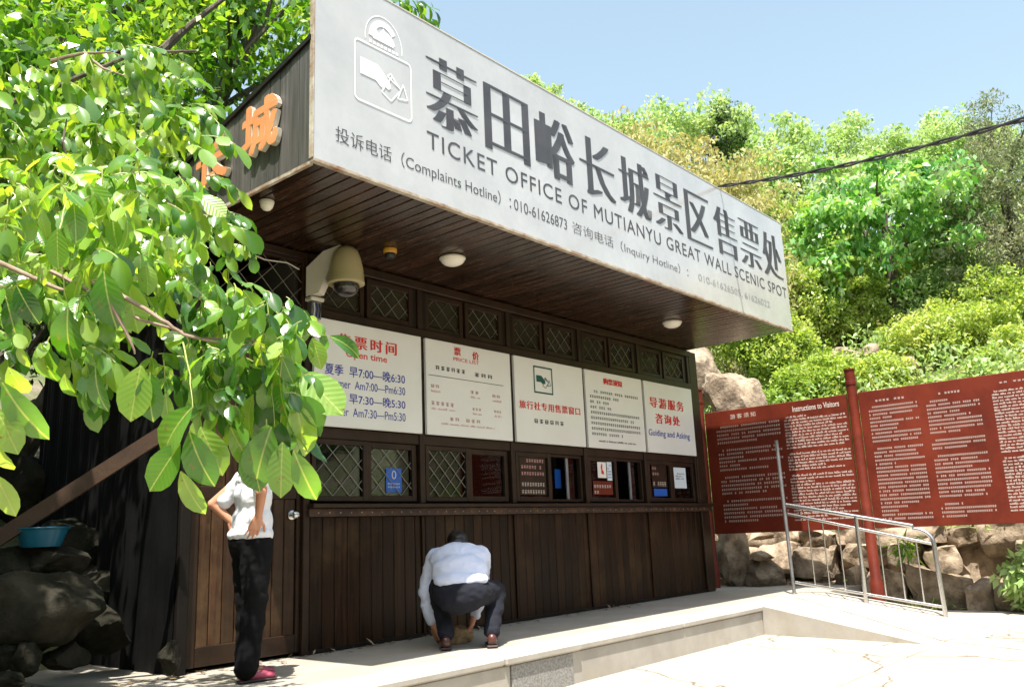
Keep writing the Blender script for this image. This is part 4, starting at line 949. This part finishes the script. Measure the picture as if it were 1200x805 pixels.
def midrib(m):
    t = m.node_tree; N = t.nodes; L_ = t.links; rp = [n for n in N if n.type == 'VALTORGB'][0]
    tc = N.new('ShaderNodeTexCoord'); sp_ = N.new('ShaderNodeSeparateXYZ'); L_.new(tc.outputs['Object'], sp_.inputs[0])
    ab = N.new('ShaderNodeMath'); ab.operation = 'ABSOLUTE'; L_.new(sp_.outputs[1], ab.inputs[0])
    mr = N.new('ShaderNodeMapRange'); mr.inputs['From Min'].default_value = .006; mr.inputs['From Max'].default_value = .016; mr.inputs['To Min'].default_value = .75; mr.inputs['To Max'].default_value = 0; L_.new(ab.outputs[0], mr.inputs[0])
    ns = N.new('ShaderNodeTexNoise'); ns.inputs['Scale'].default_value = 9; ns.inputs['Detail'].default_value = 5; L_.new(tc.outputs['Object'], ns.inputs['Vector'])
    r2 = N.new('ShaderNodeValToRGB'); r2.color_ramp.elements[0].position = .66; r2.color_ramp.elements[1].position = .70; L_.new(ns.outputs['Fac'], r2.inputs[0])
    m1 = N.new('ShaderNodeMix'); m1.data_type = 'RGBA'; L_.new(mr.outputs[0], m1.inputs[0]); m1.inputs[7].default_value = (.42,.48,.16,1)
    m2 = N.new('ShaderNodeMix'); m2.data_type = 'RGBA'; L_.new(r2.outputs[0], m2.inputs[0]); m2.inputs[7].default_value = (.20,.15,.04,1)
    outs = [l.to_socket for l in rp.outputs[0].links]; L_.new(rp.outputs[0], m2.inputs[6]); L_.new(m2.outputs[2], m1.inputs[6])
    for o_ in outs: L_.new(m1.outputs[2], o_)
midrib(M['walnut'])
HALF = (SUN_DIR-FW).normalized()
LEAF = [leaflet(i, d, f, w) for i, (d, f, w) in enumerate([(.2,.25,.48),(.55,.2,.52),(.9,.3,.36),(.35,.5,.50),(1.2,.3,.42),(.1,.1,.60)])]
WT = thing('walnut_tree', (-.6,-2.2,-.31), 'walnut branches with large glossy leaves hanging close in front of the office from the left', 'tree')
far_leaves = []
nleaf = [0]
def place_leaf(base, d, n, L, k, flat=False):
    d = d.normalized(); s = n.cross(d)
    if s.length < 1e-4: s = d.orthogonal()
    s.normalize(); n = d.cross(s)
    Mx = Matrix(((d.x, s.x, n.x), (d.y, s.y, n.y), (d.z, s.z, n.z)))
    me = LEAF[k % 6]
    if nleaf[0] < 298 and not flat:
        o = bpy.data.objects.new('leaf', me); COL.objects.link(o); o.parent = WT; o.location = base-WT.location
        o.rotation_mode = 'QUATERNION'; o.rotation_quaternion = Mx.to_quaternion(); o.scale = (L, L, L); nleaf[0] += 1
    else: far_leaves.append((k % 6, Mx, base, L))
lr = random.Random(12)
SUN = -TRAVEL.normalized()
RR = lambda a: lr.uniform(-a, a)
# leaves measured on the photograph: base pixel, tip pixel, distance, shape, facing
HL = [((67,268),(67,314),2.7,5),((352,436),(401,483),2.9,5),((386,394),(433,412),3.2,2),((366,396),(378,432),3.1,1),((226,476),(170,535),2.6,1),((211,520),(174,574),2.6,5),((222,506),(242,577),2.6,1),
 ((212,552),(233,613),2.6,2),((297,462),(279,512),2.8,1),((318,500),(290,578),2.75,1),((331,518),(328,584),2.75,0),((344,528),(374,602),2.7,2),((346,470),(364,548),2.8,4),((292,518),(304,575),2.8,5),
 ((165,428),(152,492),2.7,5),((176,436),(172,498),2.7,1),((80,360),(72,432),2.8,1),((112,393),(116,440),2.9,1),((48,402),(56,458),2.8,1),((76,438),(78,480),2.8,2),((112,430),(110,492),2.8,2),
 ((3,448),(45,526),2.3,2),((-5,478),(22,532),2.3,1),((-6,556),(23,610),2.3,2),((10,430),(30,470),2.3,1),((-5,520),(8,560),2.3,1),((122,318),(127,386),2.8,1),((96,322),(60,388),2.9,2),((260,380),(246,424),2.9,5),((215,325),(243,348),2.9,3),
 ((235,500),(262,560),2.7,1),((270,500),(296,560),2.8,2),((40,282),(12,300),2.7,2),((20,335),(40,380),2.8,1),((150,330),(160,392),2.9,1),((200,560),(186,540),2.7,0),((300,400),(330,450),2.9,1),((285,340),(310,372),3.0,1)]
def px2len(a, b, d): return math.hypot(a[0]-b[0], a[1]-b[1])/FPX*d
for i, (a, b, d, k) in enumerate(HL):
    P0, P1 = at(*a, d), at(*b, d+RR(.05)); dv = P1-P0; L = dv.length*1.06
    n = HALF+Vector((RR(.1), RR(.1), RR(.1))) if i in (0, 1, 13, 15, 28, 29, 16) else (-FW*lr.uniform(.7, 1.2)+SUN*lr.uniform(.4, .9)+Vector((RR(.35), RR(.35), RR(.2))))
    place_leaf(P0, dv, n, L, k)
def inpoly(x, y, poly):
    c = False; j = len(poly)-1
    for i in range(len(poly)):
        if (poly[i][1] > y) != (poly[j][1] > y) and x < (poly[j][0]-poly[i][0])*(y-poly[i][1])/(poly[j][1]-poly[i][1])+poly[i][0]: c = not c
        j = i
    return c
stalks = MB()
def spray(px, py, ang, d, L, pairs, lenf=1.0, flat=False):
    p0 = at(px, py, d); e = (RT*math.cos(ang)+UP*math.sin(ang)+FW*RR(.6)); e.normalize(); tot = L*pairs*.42*lenf; pts = []
    for i in range(6):
        s = i/5; pts.append(p0+e*tot*s+Vector((0,0,-1))*tot*.38*s*s)
    stalks.tube(pts, [.0032*L/.14]*5+[.0015], 5, False)
    side0 = e.cross(Vector((0,0,1))).normalized()
    for i in range(pairs+1):
        s = (i+.6)/(pairs+.6); j = min(4, int(s*5)); b = pts[j].lerp(pts[j+1], s*5-j); t_ = (pts[j+1]-pts[j]).normalized()
        for sg in ((1, -1) if i < pairs else (0,)):
            dv = t_*(.55 if sg else 1)+side0*sg*lr.uniform(.6, .95)+Vector((RR(.3), RR(.3), -lr.uniform(.25, 1.05)))
            n = Vector((RR(.5), RR(.5), .75))+SUN*.5-FW*lr.uniform(.0, .9) if lr.random() > .3 else HALF+Vector((RR(.16), RR(.16), RR(.16)))
            place_leaf(b, dv, n, L*(.62+.38*s)*lr.uniform(.85, 1.15)*(1.12 if not sg else 1), lr.randrange(6), flat)
near = [(0,215),(60,195),(150,205),(235,240),(255,330),(330,375),(395,385),(365,440),(345,470),(290,480),(215,470),(165,400),(60,385),(0,370)]
for k in range(2000):
    if nleaf[0] > 296: break
    x, y = lr.uniform(-10, 400), lr.uniform(190, 480)
    if not inpoly(x, y, near): continue
    spray(x-15, y-22, R(lr.choice([-20,-50,-80,20,150,-120])+RR(25)), lr.uniform(2.75, 3.5), lr.uniform(.085, .135), lr.choice([1,2,2]))
for k in range(260):
    x, y = lr.uniform(-20, 395), lr.uniform(190, 470)
    if inpoly(x, y, near): spray(x-15, y-20, R(RR(180)), lr.uniform(2.85, 4.2), lr.uniform(.08, .13), 2, flat=True)
mid = [(-20,70),(60,70),(150,50),(225,60),(255,110),(275,150),(272,200),(300,250),(300,300),(262,330),(180,330),(60,300),(-20,260)]
near2 = [(230,360),(300,355),(345,365),(400,380),(412,415),(385,455),(350,515),(300,520),(262,505),(235,450)]
for k in range(110):
    x, y = lr.uniform(220, 362), lr.uniform(350, 520)
    if inpoly(x, y, near2): spray(x-8, y-22, R(lr.choice([-40,-70,-100,-150,10])+RR(25)), lr.uniform(2.75, 3.15), lr.uniform(.075, .125), lr.choice([1,2]), flat=True)
near3 = [(-10,300),(60,330),(120,400),(160,420),(130,470),(90,450),(50,440),(-10,400)]
for k in range(90):
    x, y = lr.uniform(-10, 170), lr.uniform(300, 470)
    if inpoly(x, y, near3): spray(x-8, y-22, R(lr.choice([-40,-70,-100,-150,10])+RR(25)), lr.uniform(2.8, 3.4), lr.uniform(.08, .125), lr.choice([1,2]), flat=True)
cnt = 0
while cnt < 290:
    x, y = lr.uniform(-20, 310), lr.uniform(40, 330)
    if not inpoly(x+18, y-8, mid): continue
    if y < 150 and x < 110 and lr.random() < .5: continue
    spray(x-12, y-14, R(lr.choice([0,-30,-70,30,160])+RR(25)), lr.uniform(4.0, 5.6), lr.uniform(.10, .14), lr.choice([2,2,3])); cnt += 1
for (x, y, a) in ((430,-14,-25),(455,-6,-20),(475,4,-10),(485,2,5),(462,-4,10),(392,-22,-30),(420,-20,0),(400,-14,-10)): spray(x, y, R(a), 7.2, .15, 3)
pass
for (x, y, a) in ((265,245,-40),(275,265,-30),(285,280,-60)): spray(x, y, R(a), 4.4, .09, 2)
# join the rest of the leaves
byk = [[np.array([v.co[:] for v in me.vertices]), np.array([tuple(p.vertices) for p in me.polygons])] for me in LEAF]
Vs, Fs, off = [], [], 0
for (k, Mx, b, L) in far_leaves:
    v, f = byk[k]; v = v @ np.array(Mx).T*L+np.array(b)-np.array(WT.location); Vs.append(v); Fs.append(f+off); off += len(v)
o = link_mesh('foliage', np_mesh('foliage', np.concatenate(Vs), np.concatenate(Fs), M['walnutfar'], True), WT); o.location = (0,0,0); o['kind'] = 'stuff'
so = stalks.build('leaf_stalks', M['rachis'], WT, True, kind='stuff')
def pxline(pts, r, m='twig', name='branch', n=7):
    P = [at(x, y, d) for x, y, d in pts]; Q = []
    for i in range(len(P)-1):
        for k in range(4): Q.append(P[i].lerp(P[i+1], k/4)+Vector((RR(.0022), RR(.0022), RR(.0022))))
    Q.append(P[-1]); rr_ = [r*(1-.65*i/(len(Q)-1)) for i in range(len(Q))]
    MB().tube(Q, rr_, n).build(name, M[m], WT, True)
WB = Vector(WT.location)
tr = [WB+Vector((0,0,-.1)), WB+Vector((.05,.05,1.2)), WB+Vector((-.05,.1,2.6)), WB+Vector((.15,.1,4.2)), WB+Vector((.3,.3,5.6))]
MB().tube(tr, [.20,.15,.13,.10,.05], 12).build('trunk', M['bark'], WT, True)
def limb(pts, r, m='bark'):
    MB().tube(pts, [r*(1-.7*i/(len(pts)-1)) for i in range(len(pts))], 8).build('branch', M[m], WT, True)
limb([tr[1]+Vector((0,0,.7)), at(-160,330,3.1), at(-40,290,3.0), at(60,335,3.0), at(110,355,2.95)], .016, 'twig')
limb([tr[2], at(-200,160,4.6), at(-40,140,4.6), at(70,100,4.7), at(160,62,4.9), at(230,60,5.1)], .025)
limb([tr[3], at(-60,-60,5.5), at(150,-10,6.5), at(215,-20,7.2)], .05)
limb([at(170,80,8.0), at(205,45,8.2), at(232,22,8.3), at(300,-30,8.6)], .05)
pxline([(60,318,3.0),(120,350,2.95),(165,375,2.9),(235,395,2.9),(300,400,2.9)], .008)
pxline([(110,330,2.9),(150,350,2.85),(190,375,2.85),(215,392,2.85),(270,404,2.9),(330,405,2.95)], .009)
pxline([(130,355,2.8),(152,398,2.8),(158,415,2.8)], .008)
pxline([(215,400,2.85),(222,440,2.75),(226,478,2.65)], .003, 'rachis'); pxline([(300,402,2.9),(330,418,2.9),(352,436,2.9)], .0024, 'rachis')
pxline([(330,404,2.95),(360,392,3.05),(388,394,3.2)], .0024, 'rachis'); pxline([(70,268,2.7),(78,235,2.8),(95,205,3.0)], .0024, 'rachis')
pxline([(0,445,2.3),(-40,420,2.3)], .0024, 'rachis'); pxline([(305,405,2.9),(318,450,2.8),(322,500,2.75)], .0024, 'rachis'); pxline([(72,300,2.75),(75,340,2.78),(80,362,2.8)], .0024, 'rachis')
pxline([(60,72,4.6),(95,63,4.6),(130,62,4.6)], .012); pxline([(98,62,4.6),(120,80,4.5),(155,93,4.5)], .009)
pxline([(80,200,4.2),(74,170,4.2),(78,140,4.3)], .010, 'bark'); 

# unseen wooded bank added behind the camera to dim ambient light and reflections
rng = np.random.default_rng(3); n = 60000; cx_ = rng.uniform(-22, 75, 420); cz = rng.uniform(0, 1, 420)**.8*(8.5+np.clip(cx_, 0, 60)*.12); cy2 = -19-rng.uniform(0, 5, 420)-cz*.4
k = rng.integers(0, 420, n); Q = np.stack([cx_[k], cy2[k], cz[k]], 1)+rng.normal(size=(n,3))*.75; ax = rng.normal(size=(n,3)); nr = rng.normal(size=(n,3)); nr[:,2] += .8
V, F = leaf_cloud(Q, ax, nr, rng.uniform(.3,.6,n), .6); props(link_mesh('unseen_wooded_bank', np_mesh('unseen_wooded_bank', V, F, M['dark'])), kind='stuff')

# dry leaves and straw on the shaded yard and bank
rng = np.random.default_rng(13); Q = []
for k in range(2600):
    x, y = rng.uniform(-3, 3.15), rng.uniform(-1.5, 3.6); Q.append((x, y, -.046+max(0, (y-1.25))*.36+rng.uniform(0,.02)))
for k in range(260): x = rng.uniform(2.7, 9.0); Q.append((x, -.02-abs(rng.normal())*.10, .008))
Q = np.array(Q); n = len(Q); ax = rng.normal(size=(n,3)); ax[:,2] *= .15; nr = rng.normal(size=(n,3))*.25; nr[:,2] += 1
M['litter'] = leafmat('dry leaf litter', [(.05,.035,.02),(.13,.09,.05),(.26,.19,.11),(.38,.31,.20)], .1, (1,1,1), .8, .2, 2)
V, F = leaf_cloud(Q, ax, nr, rng.uniform(.02, .10, n), .28); props(link_mesh('leaf_litter', np_mesh('leaf_litter', V, F, M['litter'])), kind='stuff')

rng = np.random.default_rng(33); n = 30000; cx_ = -8-rng.uniform(0, 3, 200); cy2 = rng.uniform(-12, 9, 200); cz = rng.uniform(0, 7, 200); k = rng.integers(0, 200, n)  # unseen thicket added at the left to block sky light from the bank
Q = np.stack([cx_[k], cy2[k], cz[k]], 1)+rng.normal(size=(n,3))*.7; ax = rng.normal(size=(n,3)); nr = rng.normal(size=(n,3)); nr[:,2] += .8
V, F = leaf_cloud(Q, ax, nr, rng.uniform(.3,.6,n), .6); props(link_mesh('unseen_thicket_screen', np_mesh('unseen_thicket_screen', V, F, M['dark'])), kind='stuff')

# ================================================================== PEOPLE
def capsule(bm, p0, r0, p1, r1, n=14):
    p0, p1 = Vector(p0), Vector(p1); d = p1-p0; L = max(d.length, 1e-5); q = Vector((0,0,1)).rotation_difference(d.normalized() if L > 1e-4 else Vector((0,0,1)))
    rings = []
    for k in range(5): a = -math.pi/2+math.pi/2*k/4.5; rings.append((r0*math.cos(a), r0*math.sin(a)))
    for k in range(1, 6): a = math.pi/2*k/5.5-.0; rings.append((r1*math.cos(a-.0), L+r1*math.sin(a)))
    rings[0] = (r0*.02, -r0)
    vs = [[bm.verts.new(p0+q @ Vector((r*math.cos(2*math.pi*j/n), r*math.sin(2*math.pi*j/n), z))) for j in range(n)] for r, z in rings]
    for a, b in zip(vs, vs[1:]):
        for j in range(n): bm.faces.new((a[j], a[(j+1) % n], b[(j+1) % n], b[j]))
    bm.faces.new(list(reversed(vs[0]))); bm.faces.new(vs[-1])
def ellips(bm, c, r, rot=None):
    m = Matrix.Translation(Vector(c)) @ (rot or Matrix.Identity(4)) @ Matrix.Diagonal((*r, 1)); bmesh.ops.create_icosphere(bm, subdivisions=3, radius=1, matrix=m)
def blob(name, prims, voxel, m, parent, smooth=4, wrinkle=0, seed=0, cut=None):
    bm = bmesh.new()
    for p in prims:
        if p[0] == 'c': capsule(bm, *p[1:])
        else: ellips(bm, *p[1:])
    me = bpy.data.meshes.new(name); bm.to_mesh(me); bm.free(); o = bpy.data.objects.new(name, me); COL.objects.link(o)
    md = o.modifiers.new('r', 'REMESH'); md.mode = 'VOXEL'; md.voxel_size = voxel; md.use_smooth_shade = True
    ms = o.modifiers.new('s', 'SMOOTH'); ms.iterations = smooth; ms.factor = .5
    dg = bpy.context.evaluated_depsgraph_get(); out = bpy.data.meshes.new_from_object(o.evaluated_get(dg)); bpy.data.objects.remove(o)
    if wrinkle:
        out.update(); nn = [v.normal.copy() for v in out.vertices]
        for v, n in zip(out.vertices, nn):
            c = v.co; f = noise.noise(Vector((c.x*9+seed, c.y*9, c.z*16)))+.5*noise.noise(Vector((c.x*22, c.y*22+seed, c.z*30))); v.co = c+n*wrinkle*f
    out.materials.clear(); out.materials.append(m); out.polygons.foreach_set('use_smooth', [True]*len(out.polygons))
    ob = bpy.data.objects.new(name, out); COL.objects.link(ob)
    if parent: ob.parent = parent
    return ob
def hand(wrist, palm_dir, back, curl, s=1.0, flip=1):
    """palm and five fingers; palm_dir toward the fingers, back = normal of the back of the hand"""
    w = Vector(wrist); d = Vector(palm_dir).normalized(); b = Vector(back); b = (b-d*b.dot(d)).normalized(); sd = d.cross(b)*flip; out = []
    for k in range(4):
        o = (k-1.5)*.020*s; out.append(('c', tuple(w+sd*o*.6), .014*s, tuple(w+d*.078*s+sd*o), .0125*s))
    for k, (ln, r) in enumerate(((.068,.0088),(.078,.0092),(.072,.0088),(.056,.0078))):
        p = w+d*.082*s+sd*(k-1.5)*.0215*s; dd = d.copy(); 
        for j in range(3):
            dd = (dd-b*curl*(.5+.35*j)+sd*(k-1.5)*.05).normalized(); q = p+dd*ln*s*(.45,.32,.25)[j]; out.append(('c', tuple(p), r*s*(1-.08*j), tuple(q), r*s*(.94-.08*j))); p = q
    p = w+d*.022*s-sd*.028*s; dd = (d*.6-sd*.8-b*.15).normalized()
    for j in range(2): q = p+dd*.036*s; out.append(('c', tuple(p), .0115*s-.001*j, tuple(q), .0098*s-.001*j)); p = q; dd = (dd+d*.7-b*curl*.5).normalized()
    return out
# --- standing woman, seen from behind her side; local frame: +x the way she faces, +y her left, z up
def person_root(loc, head_deg, label):
    t = bpy.data.objects.new('person', None); COL.objects.link(t); t.location = loc; t.rotation_euler = (0,0,R(head_deg)); t.empty_display_size = .1
    return props(t, label, 'person')
Wm = person_root((3.42,-.68,.003), -12, 'person in white shirt standing at the plank door, hands on hips, head behind leaves')
hip = .86
legs = []
for sg, dx in ((1, .045), (-1, -.035)):
    legs += [('c', (0,.085*sg,.86), .095, (.012+dx*.3,.09*sg,.47), .056), ('c', (.012+dx*.3,.09*sg,.47), .054, (-.01+dx,.10*sg,.09), .036), ('c', (-.015+dx,.10*sg,.05), .034, (.10+dx,.11*sg,.035), .028)]
torso = [('e', (-.005,0,.90), (.115,.165,.13)), ('e', (.0,0,1.05), (.095,.135,.14)), ('e', (.005,0,1.22), (.105,.155,.16)), ('e', (-.005,0,1.32), (.085,.175,.08)), ('c', (-.005,0,1.36), .055, (.02,0,1.48), .048)]
headp = [('e', (.035,0,1.565), (.092,.074,.112)), ('e', (.055,0,1.515), (.066,.056,.062)), ('e', (.125,0,1.545), (.018,.012,.018)), ('e', (.098,0,1.505), (.022,.024,.012)), ('e', (.028,.077,1.55), (.017,.008,.028)), ('e', (.028,-.077,1.55), (.017,.008,.028)), ('e',(.108,.027,1.565),(.010,.013,.009)), ('e',(.108,-.027,1.565),(.010,.013,.009))]
armR = [('c', (-.01,-.185,1.335), .048, (-.065,-.335,1.215), .038), ('c', (-.065,-.335,1.215), .037, (-.035,-.215,1.065), .026)]
armL = [('c', (-.01,.185,1.335), .048, (-.185,.27,1.17), .038), ('c', (-.185,.27,1.17), .037, (-.07,.20,1.04), .026)]
handR = hand((-.035,-.21,1.055), (-.25,.22,-.9), (-.15,-1,-.1), .32, 1.02, 1)
handL = hand((-.07,.20,1.03), (.35,-.12,-.9), (0,1,.05), .28, 1.0, -1)
blob('body', legs+torso+headp+armR+armL+handR+handL, .0058, M['skin'], Wm, 3)
tr_ = []
for sg, dx in ((1, .045), (-1, -.035)):
    tr_ += [('c', (-.0,.082*sg,.86), .118, (.012+dx*.3,.088*sg,.47), .086), ('c', (.012+dx*.3,.088*sg,.47), .086, (-.02+dx,.10*sg,.09), .083)]
tr_ += [('e', (-.015,0,.90), (.138,.178,.11))]
blob('trousers', tr_, .011, M['trouser'], Wm, 5, .010, 3)
blob('shirt', [('e', (-.010,0,.945), (.152,.198,.075)), ('e', (.0,0,1.03), (.135,.172,.15)), ('e', (.005,0,1.20), (.126,.172,.17)), ('e', (-.005,0,1.325), (.10,.19,.085)), ('c', (-.01,-.18,1.335), .064, (-.045,-.265,1.265), .060), ('c', (-.01,.18,1.335), .064, (-.110,.238,1.19), .062)], .009, M['shirt'], Wm, 4, .008, 9)
mb = MB()
mb.tube([(.115,-.085,1.30),(.136,-.07,1.2),(.139,-.06,1.08),(.142,-.055,.93)], .012, 8).build('shirt_trim', M['navy'], Wm, True)
blob('hair', [('e', (.012,0,1.60), (.105,.089,.098)), ('e', (-.03,0,1.55), (.075,.080,.105)), ('c', (-.075,0,1.52), .045, (-.09,0,1.38), .022)], .008, M['hair'], Wm, 3, .004)
for sg, dx in ((1, .045), (-1, -.035)):
    s_o = blob('shoe', [('c', (-.035+dx,.10*sg,.038), .036, (.10+dx,.112*sg,.032), .033), ('e', (.135+dx,.115*sg,.028), (.05,.036,.024))], .007, M['shoepink'], Wm, 3)
    mb = MB(); mb.box(-.075+dx, .18+dx, .112*sg-.036, .112*sg+.036, -.002, .012, .006).build('sole', M['sole'], None); q = [o for o in COL.objects if o.name.startswith('sole')][-1]; q.parent = s_o
# --- crouching worker seen from behind; local frame: +y away from the viewer, x right, z up
Cm = person_root((5.17,-.98,.004), -43, 'person in pale blue shirt crouching at the foot of the plank wall, back turned')
hl = hand((-.225,.40,.135), (.25,.25,-.9), (-.8,-.5,.0), .3, 1.05, -1); hr_ = hand((.10,.44,.13), (-.5,.2,-.8), (.7,-.3,.2), .3, 1.05, 1)
kneeR, kneeL = (.31,.31,.41), (-.19,.40,.47)
body = [('e', (0,.03,.40), (.175,.15,.13)), ('c', (-.10,.06,.42), .105, kneeL, .060), ('c', kneeL, .057, (-.13,.03,.085), .038), ('c', (.10,.05,.42), .105, kneeR, .060), ('c', kneeR, .057, (.235,.03,.085), .038),
        ('c', (-.13,.02,.05), .034, (-.15,.15,.032), .028), ('c', (.235,.02,.05), .034, (.235,.15,.032), .028),
        ('e', (0,.14,.53), (.15,.12,.17)), ('e', (0,.27,.67), (.17,.12,.15)), ('c', (-.15,.34,.72), .07, (.15,.34,.72), .07), ('c', (0,.38,.77), .055, (0,.47,.80), .05),
        ('e', (0,.51,.80), (.078,.095,.105)), ('e', (0,.60,.76), (.058,.06,.06)), ('e', (0,.645,.76), (.013,.018,.02)), ('e', (-.08,.52,.80), (.009,.018,.028)), ('e', (.08,.52,.80), (.009,.018,.028)),
        ('c', (-.20,.35,.71), .052, (-.285,.40,.43), .040), ('c', (-.285,.40,.43), .040, (-.225,.40,.145), .027), ('c', (.20,.37,.70), .052, (.20,.50,.42), .040), ('c', (.20,.50,.42), .038, (.10,.44,.14), .026)]
blob('body', body+hl+hr_, .0062, M['skin'], Cm, 3)
blob('trousers', [('e', (0,.015,.405), (.205,.165,.145)), ('c', (-.11,.04,.42), .118, kneeL, .082), ('c', kneeL, .080, (-.13,.05,.12), .066), ('c', (.11,.03,.42), .125, kneeR, .085), ('c', kneeR, .084, (.24,.05,.12), .070), ('e',(.08,-.02,.41),(.13,.12,.12)), ('e',(-.09,-.01,.40),(.12,.12,.12))], .010, M['trousernavy'], Cm, 4, .011, 5)
blob('shirt', [('e', (0,.06,.52), (.225,.16,.085)), ('e', (0,.14,.59), (.235,.15,.15)), ('e', (0,.25,.68), (.245,.15,.15)), ('c', (-.17,.34,.70), .095, (.17,.34,.70), .095), ('e', (0,.31,.745), (.16,.13,.085)),
      ('c', (-.20,.35,.71), .078, (-.290,.39,.44), .066), ('c', (-.290,.39,.44), .064, (-.245,.39,.20), .048), ('c', (.20,.36,.70), .078, (.205,.49,.44), .064), ('c', (.205,.49,.44), .062, (.14,.46,.22), .048)], .010, M['shirtblue'], Cm, 4, .012, 2)
blob('hair', [('e', (0,.51,.835), (.092,.105,.10)), ('e', (0,.45,.80), (.082,.07,.080))], .008, M['hair'], Cm, 3, .004)
for sg, x in ((-1, -.135), (1, .235)):
    s_o = blob('shoe', [('c', (x,.0,.052), .042, (x+.02*sg,.15,.036), .038), ('e', (x,-.012,.055), (.040,.036,.050)), ('e', (x+.025*sg,.19,.034), (.042,.055,.03))], .007, M['shoe'], Cm, 3)
    q = MB().box(x-.042, x+.046, -.048, .24, -.003, .016, .008).build('sole', M['sole']); q.parent = s_o
bb = blob('crumpled_bag', [('e', (.02,.0,.07), (.13,.10,.075)), ('e', (-.09,.03,.05), (.10,.08,.05)), ('e', (.10,.04,.06), (.08,.08,.07))], .010, M['straw'], None, 1, .035, 4)
bb.location = Cm.matrix_basis @ Vector((.02,.40,0)); bb.location = Vector((5.17,-.98,.0))+Matrix.Rotation(R(-43),3,'Z') @ Vector((-.02,.42,-.01)); props(bb, 'crumpled brown bag on the ground between the crouching person and the wall', 'bag')
